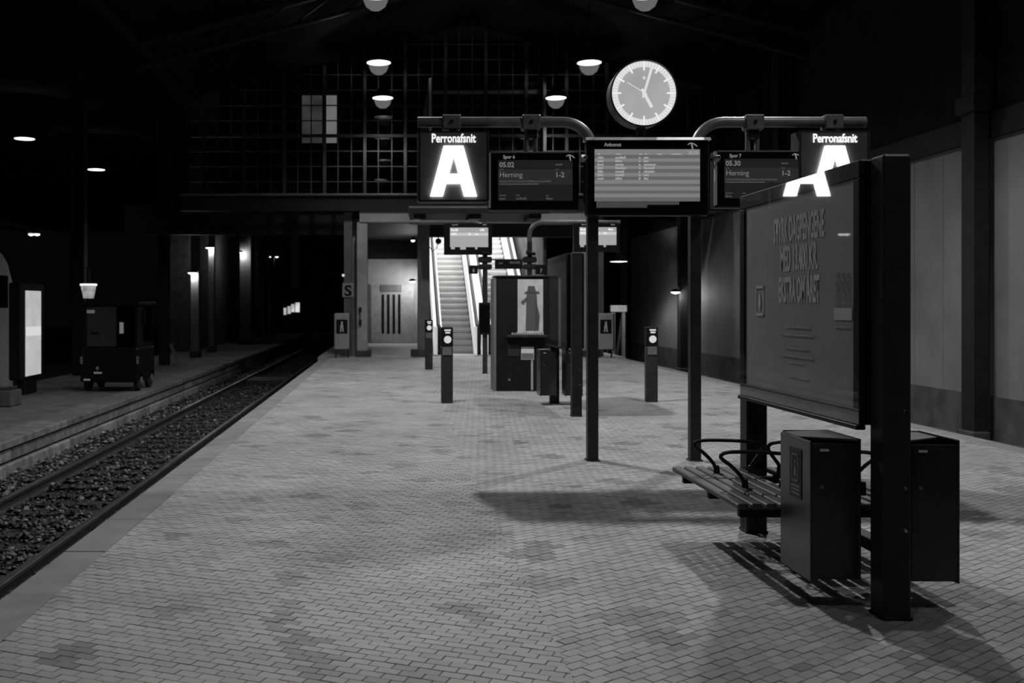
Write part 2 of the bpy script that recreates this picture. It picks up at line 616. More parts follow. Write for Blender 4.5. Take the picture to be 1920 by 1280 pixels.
# ---- right track and wall
bedr = struct(box('track_bed.001', bedmat, 7.08, 11.2, 2.2, 90, -1.2, -0.97))
stones('ballast_stones', 7.2, 10.5, 12, 50, -0.94, 4000, bedr)
sleepers(bedr, 8.8, 9, 50)
rail(8.08, 'steel rail of the right track, nearer to the brick platform', 6, 85)
rail(9.52, 'steel rail of the right track, nearer to the panelled wall', 6, 85)
WX = 10.6
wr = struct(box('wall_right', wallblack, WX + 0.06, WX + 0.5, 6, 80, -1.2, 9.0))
y = 9.4
while y < 39:
    for k in range(8):
        a = y + k * 1.07
        box('wall_panel', wallpaint, WX, WX + 0.06, a + 0.008, a + 1.062, 0.0, 4.55, wr)
    box('dado_panel', dado_m, WX - 0.03, WX + 0.06, y - 0.1, y + 8.68, -0.75, -0.004, wr)
    y += 9.0
box('wall_plinth', dado_m, WX - 0.16, WX + 0.06, 8, 60, -1.1, -0.75, wr)
box('wall_beam', iron, WX - 0.1, WX + 0.06, 8, 60, 4.55, 5.0, wr)
for yc in (9.0, 17.9, 26.9, 35.9, 45.0):
    cc = struct(box('wall_column', iron, WX - 0.42, WX - 0.165, yc - 0.2, yc + 0.2, -0.75, 8.6))
    box('column_base', concrete_dark, WX - 0.48, WX - 0.165, yc - 0.26, yc + 0.26, -0.97, -0.6, cc, 0.02)
    box('column_cap', iron, WX - 0.50, WX - 0.165, yc - 0.28, yc + 0.28, 5.0, 5.3, cc, 0.02)

# ---- roof
RID, SL = 10.9, 0.27
def roof_z(x):
    return RID - SL * abs(x - 2.6)
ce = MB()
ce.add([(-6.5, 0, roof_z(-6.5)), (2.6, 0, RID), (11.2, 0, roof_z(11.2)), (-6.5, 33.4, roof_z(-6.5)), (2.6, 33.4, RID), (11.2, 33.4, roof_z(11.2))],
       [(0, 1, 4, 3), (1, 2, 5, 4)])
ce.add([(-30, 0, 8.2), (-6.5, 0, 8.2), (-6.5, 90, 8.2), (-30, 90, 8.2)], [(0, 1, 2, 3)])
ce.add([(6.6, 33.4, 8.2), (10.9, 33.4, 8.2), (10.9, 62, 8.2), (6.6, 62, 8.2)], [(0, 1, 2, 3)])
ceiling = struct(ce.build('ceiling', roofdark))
for yt in (8.0, 17.0, 26.0):
    m = MB()
    for (a, b) in ((-6.5, 2.6), (2.6, 11.0)):
        m.tube([(a, yt, roof_z(a) - 0.15), (b, yt, roof_z(b) - 0.15)], 0.09, 6)
        m.tube([(a, yt, roof_z(a) - 0.75), (b, yt, roof_z(b) - 0.75)], 0.06, 6)
        for k in range(7):
            x0 = a + (b - a) * k / 7
            x1 = a + (b - a) * (k + 1) / 7
            m.tube([(x0, yt, roof_z(x0) - 0.75), (x1, yt, roof_z(x1) - 0.15)], 0.03, 5)
    struct(m.build('roof_truss', iron))

# ---- end wall: glazed gable above, posts, lintels, corridor and escalator openings below
GY = 33.2
wb = struct(box('wall_back', iron, -6.6, 11.0, 31.6, 33.0, 4.56, 5.02))
box('fascia_ledge', midgrey, -6.6, 11.0, 31.45, 31.75, 5.02, 5.08, wb, 0.01)
box('lintel', concrete, -1.0, 6.45, 31.7, 32.3, 4.22, 4.555, wb)
box('low_beam', iron, 1.2, 6.2, 32.3, 32.7, 3.80, 4.22, wb)
box('side_wall', iron, -9.0, -1.5, 34.2, 34.5, 4.0, 5.02, wb)
# glazing
gz0, gz1 = 5.08, 10.6
win = struct(MB().box(-6.6, 11.0, GY - 0.08, GY + 0.12, gz0, gz0 + 0.08).build('window_1', mullion_m))
m_main, m_thin, m_bar = MB(), MB(), MB()
xs = []
x = -6.15
while x < 10.9:
    top = roof_z(x) - 0.15
    k = round((x + 6.15) / 0.44)
    if k % 3 == 0:
        box('main_mullion', mullion_m, x - 0.05, x + 0.05, GY - 0.09, GY + 0.09, gz0 + 0.08, top, win)
    else:
        box('mullion', mullion_m, x - 0.018, x + 0.018, GY - 0.03, GY + 0.03, gz0 + 0.08, top, win)
    xs.append(x)
    x += 0.44
zs = [gz0 + 0.08 + 0.5 * k for k in range(12)]
for k, z in enumerate(zs[1:], 1):
    hw = (roof_z(0) and 1)
    span = max(0.0, min(9.2, (RID - 0.2 - z) / SL))
    x0, x1 = max(-6.6, 2.6 - span), min(11.0, 2.6 + span)
    th = 0.05 if k == 4 else 0.016
    box('transom' if k == 4 else 'glazing_bar', mullion_m, x0, x1, GY - (0.07 if k == 4 else 0.025), GY + 0.03, z - th, z + th, win)
pane_me = None
beyond = MB()
for i in range(len(xs) - 1):
    for k in range(len(zs) - 1):
        if zs[k + 1] > roof_z(xs[i]) - 0.2 or zs[k + 1] > roof_z(xs[i + 1]) - 0.2:
            continue
        if xs[i] < 1.2 and k < 10:
            if pane_me is None:
                p = box('pane', paneglass, xs[i] + 0.02, xs[i + 1] - 0.02, GY - 0.006, GY + 0.006, zs[k] + 0.018, zs[k + 1] - 0.018, win)
                pane_me, p0 = p, (xs[i], zs[k])
            else:
                c = pane_me.copy(); COL.objects.link(c); c.location = (xs[i] - p0[0], 0, zs[k] - p0[1])
        else:
            beyond.box(xs[i] + 0.02, xs[i + 1] - 0.02, GY - 0.006, GY + 0.006, zs[k] + 0.018, zs[k + 1] - 0.018)
o = beyond.build('panes_beyond', paneglass, win)
o['kind'] = 'stuff'

# lit window of the building behind the glazed gable
wf = struct(box('wall_far', concrete_dark, -8, 11, 47.2, 47.6, 6.4, 14))
lw = thing('building_window', 'lit window of the building seen through the glazed end wall', 'window', (X(600, 47), 47.15, Z(270, 47)))
for (a, b, m_) in ((566, 604, litwin_d), (607, 631, litwin)):
    box('pane', m_, X(a, 47), X(b, 47), 47.10, 47.14, Z(268, 47), Z(178, 47), lw)
box('frame', iron, X(604, 47), X(607, 47), 47.06, 47.14, Z(268, 47), Z(178, 47), lw)
box('sill', iron, X(562, 47), X(634, 47), 47.0, 47.16, Z(271, 47), Z(268, 47), lw)

# columns of the end wall
def end_column(x0, x1, mirror=False):
    c = struct(box('end_column', concrete, x0, x1, 31.75, 32.6, 0, 4.22))
    box('column_plinth', concrete_dark, x0 - 0.05, x1 + 0.12 if not mirror else x1 + 0.05, 31.65, 32.65, 0, 0.2, c, 0.01)
    return c
def flip(a, b):
    return 5.2 - b, 5.2 - a
end_column(-1.08, -0.76)
end_column(*flip(-1.08, -0.76), mirror=True)
struct(box('pier', midgrey, -1.50, -1.24, 32.0, 32.4, 0, 4.55))
struct(box('pier.001', midgrey, *flip(-1.50, -1.24), 32.0, 32.4, 0, 4.55))
c = struct(box('end_column.002', midgrey, 0.84, 1.2, 31.75, 32.7, 0, 4.22))
box('column_plinth', concrete_dark, 0.62, 1.24, 31.65, 32.75, 0, 0.2, c, 0.01)
# corridor left of the escalators
CY = 43.5
cl = struct(box('wall_corridor', concrete, -1.32, -1.04, 32.6, CY + 0.2, 0, 4.4))
wall_c = struct(box('wall_corridor.001', concrete, -1.04, 1.3, CY, CY + 0.2, 0, 4.4))
wall_d = struct(box('wall_corridor.002', concrete, 1.12, 1.22, 32.7, CY, 0, 4.4))
struct(box('ceiling_corridor', iron, -1.3, 1.3, 32.7, CY + 0.2, 4.4, 4.5))
box('shade_panel', iron, -1.0, 1.1, CY - 0.08, CY, 3.6, 4.38, wall_c)  # dark panel painted in for the shade above the corridor door
# door with four slots
d = struct(box('door_1', palegrey, X(696, CY), X(776, CY), CY - 0.12, CY - 0.01, 0.02, Z(533, CY)))
box('header_panel', midgrey, X(714, CY), X(753, CY), CY - 0.15, CY - 0.121, Z(547, CY), Z(534, CY), d, 0.005)
for k in range(4):
    px = 718 + k * 10.2
    box('door_slot', black, X(px - 2.3, CY), X(px + 2.3, CY), CY - 0.135, CY - 0.119, Z(625, CY), Z(552, CY), d)

# gallery bay trim under the big sign
tr = struct(box('trim_1', midgrey, 0.52, 4.7, 30.1, 31.6, 4.50, 4.56))
box('bay_fascia', iron, 0.52, 4.7, 30.1, 30.2, 4.34, 4.50, tr)
for xb in (0.85, 2.5, 4.3):
    box('bay_bracket', iron, xb - 0.18, xb + 0.18, 30.3, 31.6, 4.2, 4.345, tr)

# escalator hall shell
struct(box('wall_escalator.003', iron, 1.2, 5.0, 33.55, 33.75, 4.3, 9.0))  # added blind, keeps the lit escalator hall from showing through the glazing
struct(box('wall_escalator', concrete_dark, 4.9, 5.0, 32.7, 47.0, 0, 9.0))
struct(box('wall_escalator.001', concrete, 1.22, 1.30, 32.9, 47.0, 4.5, 9.0))
struct(box('ceiling_escalator', concrete, 1.3, 4.9, 33.4, 47.0, 8.6, 8.7))
struct(box('wall_escalator.002', concrete_dark, 1.3, 4.9, 46.8, 47.0, 0, 8.6))

# ================================================================== LAMPS OF THE HALL
def lamp_light(name, power, parent, loc, profile=True, radius=0.11):
    ld = bpy.data.lights.new(name, 'POINT')
    ld.energy = power
    ld.shadow_soft_size = radius
    if profile:
        # downlight reflector: wide even throw inside a cut-off cone
        ld.use_nodes = True
        nt = ld.node_tree
        em = [n for n in nt.nodes if n.type == 'EMISSION'][0]
        tc = nt.nodes.new('ShaderNodeTexCoord')
        sp = nt.nodes.new('ShaderNodeSeparateXYZ')
        nt.links.new(tc.outputs['Normal'], sp.inputs[0])
        ab = nt.nodes.new('ShaderNodeMath'); ab.operation = 'ABSOLUTE'
        nt.links.new(sp.outputs['Z'], ab.inputs[0])
        cr = nt.nodes.new('ShaderNodeFloatCurve')
        cv = cr.mapping.curves[0]
        pts = [(0.0, 0.0), (0.28, 0.0), (0.43, 0.07), (0.54, 0.38), (0.65, 0.82), (0.84, 0.62), (1.0, 0.46)]
        cv.points[0].location = pts[0]
        cv.points[1].location = pts[-1]
        for p in pts[1:-1]:
            cv.points.new(*p)
        for p in cv.points:
            p.handle_type = 'VECTOR'
        cr.mapping.update()
        nt.links.new(ab.outputs[0], cr.inputs['Value'])
        nt.links.new(cr.outputs[0], em.inputs['Strength'])
    lo = bpy.data.objects.new(name, ld)
    COL.objects.link(lo)
    off = Vector(ORIGIN.get(parent.name, (0, 0, 0))) if parent else Vector((0, 0, 0))
    lo.location = Vector(loc) - off
    lo.parent = parent
    return lo

def make_pendant(label, loc, power, rad=0.33, top=None, group='pendant lamps over the brick platform', ghost_glow=True):
    x, y, z = loc
    t = thing('pendant_lamp', label, 'lamp', loc, group)
    zt = (top if top else roof_z(x) - 0.05)
    MB().tube([(x, y, z + 0.3), (x, y, zt)], 0.018, 8).build('hanger', iron, t)
    prof = [(rad, 0.0), (rad * 1.02, 0.02), (rad * 0.9, 0.10), (rad * 0.55, 0.24), (rad * 0.28, 0.36), (rad * 0.26, 0.5), (0.02, 0.52)]
    MB().lathe(prof, (x, y, z), 'z', 28).build('shade', dark, t, smooth=True)
    MB().lathe([(rad * 0.97, -0.006), (rad * 0.97, -0.012), (0.0, -0.03)], (x, y, z), 'z', 28).build('lens', lamp_e, t, smooth=True)
    if ghost_glow:  # made-up bowl shape that carries the ghost glow under the lens
        MB().lathe([(rad * 0.8, -0.03), (rad * 0.78, -0.12), (rad * 0.62, -0.24), (rad * 0.32, -0.315), (0.0, -0.33)], (x, y, z), 'z', 28, caps=False).build('ghost_bowl', ghost_e, t, smooth=True)
    if power:
        lamp_light('bulb', power, t, (x, y, z - 0.18))
    return t
rows = [(14.2, 'of the pair overhead nearer than the clock'), (20.7, 'at the top edge of the picture'), (27.1, 'second in its row'), (31.8, 'last in its row before the glazed wall')]
LX, RX, HZ = -0.37, 5.34, 8.1
make_pendant('pendant lamp on the left row, out of sight above the displays', (LX - 0.2, 14.2, HZ), LAMP_POWER)
make_pendant('pendant lamp on the right row, out of sight above the clock', (RX, 14.2, HZ), LAMP_POWER_RIGHT)
make_pendant('hanging lamp cut by the top edge of the picture, left of the clock', (-0.33, 21.2, HZ), LAMP_POWER_FAR)
make_pendant('hanging lamp cut by the top edge of the picture, directly above the clock', (5.31, 21.2, HZ), LAMP_POWER_FAR)
make_pendant('upper one of two lit pendant lamps above the left big letter sign', (-0.34, 27.1, HZ), LAMP_POWER_FAR)
make_pendant('lit pendant lamp just left of the round clock', (5.29, 27.1, HZ), LAMP_POWER_FAR)
make_pendant('lower one of two lit pendant lamps above the left big letter sign', (-0.27, 31.6, HZ - 0.02), LAMP_POWER_FAR * 0.8)
make_pendant('smallest lit pendant lamp, below and left of the one beside the clock', (5.13, 31.6, HZ - 0.02), LAMP_POWER_FAR * 0.8)
make_pendant('pendant lamp on the right row, above and just behind the bins, out of sight', (RX, 7.7, HZ), LAMP_POWER_NEAR)
make_pendant('pendant lamp on the left row, nearest, out of sight above the camera', (LX, 1.2, HZ), LAMP_POWER_HEAD)
make_pendant('pendant lamp on the right row, nearest, out of sight above the camera', (RX, 1.2, HZ), LAMP_POWER_HEAD)
g2 = 'pendant lamps over the far left platform'
make_pendant('larger lit pendant lamp at the far left edge, over the dark left platform', (-11.95, 33.0, 7.04), LAMP_POWER_FAR * .14, 0.33, 8.2, g2, False)
make_pendant('smaller lit pendant lamp over the dark left platform, further back', (-11.8, 40.5, 7.04), LAMP_POWER_FAR * .14, 0.35, 8.2, g2, False)
make_pendant('lit pendant lamp low over the right track beyond the platform', (X(1160, 38), 38, Z(490, 38)), 300, 0.33, None, 'pendant lamp over the right track', False)

def wall_lamp(label, x, y, z, dx, power, w=0.24, big=True):
    """small lamp on an arm, throwing light down a column; dx = side of the wall the arm points to"""
    t = thing('wall_lamp', label, 'wall lamp', (x, y, z), 'wall lamps on the columns')
    x0, x1 = sorted((x - dx * 0.16, x))
    box('arm', iron, x0, x1, y - 0.02, y + 0.02, z + 0.04, z + 0.07, t)
    MB().lathe([(w * .55, 0.0), (w * .6, 0.02), (w * .4, 0.08), (0.03, 0.11)], (x, y, z), 'z', 16).build('hood', iron, t, smooth=True)
    MB().lathe([(w * .52, 0.0), (w * .52, -0.03), (w * .3, -0.06), (0, -0.07)], (x, y, z), 'z', 16).build('globe', spot_e, t, smooth=True)
    if power:
        ld = lamp_light('bulb', power, t, (x, y, z - 0.13), False, 0.05)
    return t

# ================================================================== STREET FURNITURE ON THE PLATFORM
# ---- sign posts: bent pipes carrying the boards
def sign_post(label, xp, xe, yb, zb, r=0.055, bend=0.30, group='bent pipe sign posts'):
    t = thing('sign_post', label, 'sign post', (xp, yb, 0), group)
    s = 1 if xe > xp else -1
    pts = [(xp, yb, 0.0), (xp, yb, zb - bend)]
    for a in range(1, 9):
        q = R(90 * a / 8)
        pts.append((xp + s * bend * (1 - math.cos(q)), yb, zb - bend + bend * math.sin(q)))
    pts.append((xe, yb, zb))
    # square lower pole, round bent arm
    box('pole', darksteel, xp - r, xp + r, yb - r, yb + r, 0.012, zb - bend - 0.15, t, 0.008)
    MB().tube([(xp, yb, zb - bend - 0.16)] + pts[1:], r, 16).build('bent_arm', pipe_m, t, smooth=True)
    box('foot_plate', darksteel, xp - 0.07, xp + 0.07, yb - 0.07, yb + 0.07, 0.0, 0.014, t, 0.004)
    MB().lathe([(r * 1.03, 0), (r * 1.03, 0.02)], (xe - s * 0.005 - 0.01, yb, zb), 'x', 16).build('end_cap', pipe_m, t)
    return t, s
GB = 10.5
Zb = Z(229, GB)
pl, _ = sign_post('bent pipe post carrying the left letter sign, left of the arrivals display', 2.08, X(784, GB), GB, Zb)
pr, _ = sign_post('bent pipe post carrying the right letter sign, right of the arrivals display', 3.14, X(1621, GB), GB, Zb)
def clampbox(px, parent):
    x = X(px, GB)
    box('clamp', pipe_m, x - 0.095, x + 0.095, GB - 0.075, GB + 0.075, Zb - 0.085, Zb + 0.07, parent, 0.012)
    MB().lathe([(0.018, -0.012), (0.018, 0)], (x, GB - 0.075, Zb - 0.005), 'y', 10).build('bolt', black, parent)
for px in (846, 995):
    clampbox(px, pl)
for px in (1412, 1560):
    clampbox(px, pr)

# ---- big letter A signs
def A_poly(cx, zb, w, h):
    """outer outline of a bold A with its two inner openings handled as separate bars"""
    return cx, zb, w, h
def letter_sign(label, xc, parent_note):
    x0, x1 = xc - 0.36, xc + 0.36
    z0, z1 = Z(380, GB), Z(248, GB)
    yf = GB - 0.10
    t = thing('section_sign', label, 'sign', (xc, GB, z0), 'platform section letter signs')
    box('housing', black, x0, x1, yf, GB + 0.10, z0, z1, t, 0.012)
    box('face', mat('sign_face', 0.06, 0.5) if 'sign_face' not in MATS else MATS['sign_face'], x0 + 0.02, x1 - 0.02, yf - 0.006, yf + 0.002, z0 + 0.02, z1 - 0.02, t)
    for xs_ in (x0 + 0.05, x1 - 0.13):
        box('side_trim', dark, x0 - 0.006, x0 + 0.012, yf - 0.012, GB + 0.1, z0 + 0.01, z1 - 0.005, t) if xs_ < xc else box('side_trim', dark, x1 - 0.012, x1 + 0.006, yf - 0.012, GB + 0.1, z0 + 0.01, z1 - 0.005, t)
    box('hanger', pipe_m, xc - 0.04, xc + 0.04, GB - 0.03, GB + 0.03, z1 - 0.01, Zb - 0.05, t)
    # the letter: apex block, two legs, crossbar; measured from the photo
    zb_, zt_ = Z(370, GB), Z(277, GB)
    h = zt_ - zb_
    s = GB / F
    L = MB()
    fn = lambda u, v, d: (xc + u * s, yf - d, zb_ + v * h)
    # left leg, right leg, crossbar as one outline with a counter
    outer = [(-43, 0), (-18, 1), (18, 1), (43, 0), (20, 0), (13.5, 0.25), (-13.5, 0.25), (-20, 0)]
    inner = [(-8.5, 0.44), (9.5, 0.44), (0.5, 0.79)]
    # split into convex pieces that share edges
    pieces = [[(-43, 0), (-20, 0), (-13.5, 0.25), (-8.5, 0.44), (0.5, 0.79), (0.5, 1), (-18, 1)],
              [(43, 0), (18, 1), (0.5, 1), (0.5, 0.79), (9.5, 0.44), (13.5, 0.25), (20, 0)],
              [(-13.5, 0.25), (13.5, 0.25), (9.5, 0.44), (-8.5, 0.44)]]
    for pc in pieces:
        L.prism(pc, fn, 0.004, 0.03)
    fix_normals(L.build('letter', letter_e, t))['label'] = 'glowing white letter A'
    text('Perronafsnit', 0.124, caption_e, t, (xc, yf - 0.02, Z(270, GB)), 0, 0.74, 0.0032, 'CENTER', 'caption', 0.004)
    return t
letter_sign('black lit sign box with glowing letter A at the left end of the pipe arm', X(849, GB), pl)
letter_sign('black lit sign box with glowing letter A behind the poster panel', X(1556, GB), pr)

# ---- small drawn marks
def fork_mark(x, y, z, s, m, parent):
    """small wing-like operator mark in the corner of the displays"""
    mb = MB()
    mb.tube([(x - 0.5 * s, y, z + 0.08 * s), (x - 0.25 * s, y, z + 0.28 * s), (x + 0.05 * s, y, z + 0.26 * s), (x + 0.38 * s, y, z + 0.1 * s), (x + 0.62 * s, y, z - 0.12 * s)], 0.07 * s, 6)
    mb.tube([(x - 0.1 * s, y, z + 0.28 * s), (x + 0.02 * s, y, z - 0.12 * s), (x + 0.08 * s, y, z - 0.5 * s)], [0.08 * s, 0.1 * s, 0.06 * s], 6)
    return mb.build('emblem', m, parent)

def word_bars(spec, y, m, parent, name='small_print'):
    """print too fine to read: rows of word-length strips, broken like letters"""
    mb = MB()
    for (x0, x1, z, h) in spec:
        x = x0
        while x < x1 - 0.001:
            w = min(h * random.uniform(0.45, 0.8), x1 - x)
            hh = h * random.choice((0.72, 0.72, 1.0))
            mb.box(x, x + w, y, y + 0.002, z, z + hh)
            x += w + h * random.choice((0.14, 0.14, 0.16))
    o = mb.build(name, m, parent)
    o['kind'] = 'stuff'
    return o

# ---- arrivals display between the posts
def arrivals():
    yf = 10.32
    f = lambda px: X(px, yf)
    g = lambda py: Z(py, yf)
    t = thing('arrivals_display', 'wide arrivals display with striped lit screen, hung between the two posts', 'display', (f(1215), yf, g(404)))
    box('casing', black, f(1100), f(1330), yf, yf + 0.12, g(404), g(263), t, 0.012)
    fix_normals(MB().prism([(yf - 0.035, g(263.2)), (yf + 0.0, g(257.2)), (yf + 0.14, g(257.2)), (yf + 0.14, g(263.2))], lambda u, v, d: (d, u, v), f(1098), f(1332)).build('top_rail', brushed, t))
    box('bezel_glass', screen_bk, f(1104), f(1326), yf - 0.006, yf + 0.002, g(400), g(266), t)
    y0 = yf - 0.010
    x0, x1 = f(1114.5), f(1312)
    zt, zb = g(280), g(377.5)
    edges = [280, 290.5, 297, 303.5, 310.5, 317, 324, 331, 337.5, 344.5, 350, 357, 363, 370, 377.5]
    for i in range(len(edges) - 1):
        box('screen_row', (scr_b if i % 2 == 0 else scr_a), x0, x1, y0, y0 + 0.006, g(edges[i + 1]), g(edges[i]), t)
    text('Ankomst', 0.052, scr_h, t, (f(1132.5), y0 - 0.002, g(274.5)), 0, 0.9, 0.0012, 'LEFT', 'heading')
    fork_mark(f(1297), y0 - 0.002, g(273), 0.085, scr_h, t)
    text('05.03', 0.05, scr_t, t, (f(1290), y0 - 0.002, g(289.8)), 0, 0.95, 0.001, 'LEFT', 'time')
    rows_ = []
    for i, (w, w2) in enumerate(((19, 8.5), (13, 8.5), (16, 22), (20, 20), (16, 20), (16, 9), (12, 8))):
        py = 297.6 + i * 6.55
        h = 0.024
        rows_ += [(f(1120), f(1131), g(py), h), (f(1153.5), f(1153.5 + w), g(py), h), (f(1197.5), f(1200.5), g(py), h), (f(1207), f(1207 + w2), g(py), h)]
    for a, b in ((1120, 1124), (1154.5, 1164), (1198, 1203.5), (1208, 1213), (1232, 1241), (1257.5, 1277)):
        rows_.append((f(a), f(b), g(290.5), 0.016))
    word_bars(rows_, y0 - 0.002, scr_t, t, 'screen_print')
    box('ticker', scr_f, f(1118), f(1273), y0 + .001, y0 + 0.006, g(384), g(378), t)
    box('ticker', scr_f, f(1118), f(1213), y0 + .001, y0 + 0.006, g(389.5), g(384), t)
    for x in (2.08, 3.14):
        box('mount', dark, x - 0.1, x + 0.1, yf + 0.115, yf + 0.14, g(380), g(290), t)
    return t
arrivals()

def track_display(label, px0, px1, py0, py1, spor, tm, group='hanging track displays'):
    yf = GB - 0.09
    f = lambda p: X(px0 + p * (px1 - px0), yf)
    g = lambda p: Z(py0 + p * (py1 - py0), yf)
    t = thing('track_display', label, 'display', (f(0.5), yf, g(1)), group)
    box('casing', black, f(0), f(1), yf, yf + 0.18, g(1), g(0), t, 0.012)
    box('casing_rim', brushed, f(0) - 0.004, f(0.018), yf - 0.012, yf + 0.03, g(0.96), g(0.0), t)
    box('casing_rim', midgrey, f(0), f(1), yf - 0.012, yf + 0.03, g(0.018), g(-0.008), t)
    box('bezel_glass', screen_bk, f(0.02), f(0.985), yf - 0.006, yf + 0.002, g(0.97), g(0.02), t)
    y0 = yf - 0.012
    box('screen', trk_a, f(0.10), f(0.93), y0, y0 + 0.005, g(0.84), g(0.14), t)
    box('screen_band', trk_b, f(0.10), f(0.93), y0 - 0.001, y0 + 0.004, g(0.56), g(0.30), t)
    y1 = y0 - 0.004
    text(spor, 0.050, scr_h, t, (f(0.155), y1, g(0.115)), 0, 0.9, 0.0012, 'LEFT', 'heading')
    fork_mark(f(0.90), y1, g(0.09), 0.075, scr_h, t)
    text(tm, 0.072, trk_t, t, (f(0.113), y1, g(0.262)), 0, 0.95, 0.0016, 'LEFT', 'time')
    text('Herning', 0.078, trk_t, t, (f(0.113), y1, g(0.435)), 0, 0.94, 0.0, 'LEFT', 'destination')
    text('1-2', 0.072, trk_t, t, (f(0.735), y1, g(0.435)), 0, 1.0, 0.0014, 'LEFT', 'carriage_numbers')
    rows_ = [(f(0.735), f(0.815), g(0.235), 0.022), (f(0.113), f(0.155), g(0.315), 0.015), (f(0.735), f(0.775), g(0.315), 0.015),
             (f(0.113), f(0.69), g(0.52), 0.020), (f(0.113), f(0.55), g(0.567), 0.020),
             (f(0.113), f(0.19), g(0.76), 0.015), (f(0.30), f(0.34), g(0.76), 0.015), (f(0.635), f(0.665), g(0.76), 0.015),
             (f(0.113), f(0.18), g(0.82), 0.024), (f(0.30), f(0.415), g(0.82), 0.024), (f(0.635), f(0.71), g(0.82), 0.024)]
    word_bars(rows_, y1, trk_f, t, 'screen_print')
    xm = X(995 if px0 < 1100 else 1410, GB)
    for dx in (-0.045, 0.05):
        MB().tube([(xm + dx, GB, g(0.0) - 0.02), (xm + dx, GB, Zb - 0.08)], 0.026, 10).build('hanger_tube', pipe_m, t, smooth=True)
    box('hanger_block', black, xm - 0.04, xm + 0.06, GB - 0.04, GB + 0.04, Zb - 0.17, Zb - 0.08, t)
    return t
track_display('dark track display for Herning, hung between the left letter sign and arrivals display', 917, 1085, 285, 394, 'Spor 6', '05.02')
track_display('dark track display for Herning, half behind the poster panel, right of the arrivals display', 1341, 1508, 283, 389, 'Spor 7', '05.30')
# loudspeaker knuckles on the inner sides
for (px, lab) in ((1090, 'small bracket horn between the left track display and the arrivals display'), (1336, 'small bracket horn between the arrivals display and right track display')):
    x = X(px, GB)
    t = thing('loudspeaker', lab, 'loudspeaker', (x, GB, Z(305, GB)), 'small loudspeakers beside the arrivals display')
    z = Z(300, GB)
    MB().lathe([(0.012, -0.10), (0.022, -0.08), (0.03, -0.03), (0.042, 0.0), (0.036, 0.004), (0.0, -0.03)][::-1], (x, GB - 0.12, z), 'y', 14).build('horn', palegrey, t, smooth=True)
    xp = 2.08 if px < 1200 else 3.14
    a, b = sorted((x, xp))
    box('arm', dark, a, b, GB - 0.14, GB - 0.115, z - 0.012, z + 0.012, t) if False else box('arm', dark, a, b, GB - 0.03, GB - 0.005, z - 0.012, z + 0.012, t)
    box('yoke', dark, x - 0.012, x + 0.012, GB - 0.22, GB - 0.005, z - 0.012, z + 0.012, t)

# ---- clock
def clock():
    yc = 10.36
    s = yc / F
    cx, cz, r = X(1207, yc), Z(175, yc), 61 * s
    t = thing('station_clock', 'large round backlit station clock standing above the arrivals display', 'clock', (cx, yc, Z(258, yc)))
    MB().lathe([(r * 0.995, 0.0), (r * 1.03, -0.008), (r * 1.03, 0.03), (r * 1.01, 0.22), (r * 0.9, 0.25), (0.0, 0.25)], (cx, yc, cz), 'y', 64).build('case', darksteel, t, smooth=True)
    D = -0.010
    MB().lathe([(r * 0.80, 0.0), (r * 0.80, 0.008)], (cx, yc + D, cz), 'y', 64).build('dial', dial_e, t)
    MB().lathe([(r * 0.80, 0.0), (r * 0.985, 0.0), (r * 0.985, 0.012), (r * 0.80, 0.012), (r * 0.80, 0.0)], (cx, yc + D - 0.002, cz), 'y', 64, caps=False).build('minute_ring', ring_e, t)
    fn = lambda u, v, d: (cx + u, yc + D - d, cz + v)
    def bar(a, r0, r1, w0, w1, d0, d1):
        a = R(a)
        dx, dz = math.sin(a), math.cos(a)
        px_, pz_ = dz, -dx
        poly = [(dx * r0 * r - px_ * w0, dz * r0 * r - pz_ * w0), (dx * r0 * r + px_ * w0, dz * r0 * r + pz_ * w0),
                (dx * r1 * r + px_ * w1, dz * r1 * r + pz_ * w1), (dx * r1 * r - px_ * w1, dz * r1 * r - pz_ * w1)]
        return MB().prism(poly, fn, d0, d1)
    for k in range(12):
        fix_normals(bar(30 * k, 0.70, 0.965, 0.0085, 0.0085, 0.002, 0.006).build('hour_mark', tick_e, t))
    ticks = MB()
    for k in range(60):
        if k % 5:
            b = bar(6 * k, 0.83, 0.95, 0.0035, 0.0035, 0.002, 0.005)
            ticks.add(b.v, b.f)
    fix_normals(ticks.build('minute_marks', tick_e, t))['kind'] = 'stuff'
    fix_normals(bar(152, -0.14, 0.50, 0.013, 0.017, 0.008, 0.012).build('hour_hand', hand_e, t))
    fix_normals(bar(16.5, -0.15, 0.80, 0.011, 0.013, 0.014, 0.018).build('minute_hand', hand_e, t))
    fix_normals(bar(301, -0.10, 0.62, 0.0035, 0.0030, 0.020, 0.023).build('second_hand', hand_e, t))
    MB().lathe([(0.0, -0.026), (0.016, -0.026), (0.018, -0.01), (0.018, 0.0)], (cx, yc + D, cz), 'y', 16).build('hub', hand_e, t)
    mk = MB()
    for a in (0, 60, 120):
        b = bar(a, -0.06, 0.06, 0.004, 0.004, 0.002, 0.004)
        mk.add([(p[0], p[1], p[2] + r * 0.47) for p in b.v], b.f)
    fix_normals(mk.build('maker_mark', ring_e, t))
    MB().lathe([(r * 0.99, -0.012), (r * 0.99, -0.02), (r * 1.035, -0.012), (r * 1.035, 0.02), (r * 0.99, 0.02)], (cx, yc, cz), 'y', 64, caps=False).build('rim', darksteel, t, smooth=True)
    MB().tube([(cx, yc + 0.12, cz - r * 0.98), (cx, yc + 0.12, Z(259, yc))], 0.05, 14).build('stem', dark, t, smooth=True)
    box('foot', dark, cx - 0.1, cx + 0.1, yc + 0.04, yc + 0.2, Z(259.5, yc) - 0.03, Z(259.5, yc) + 0.02, t)
clock()

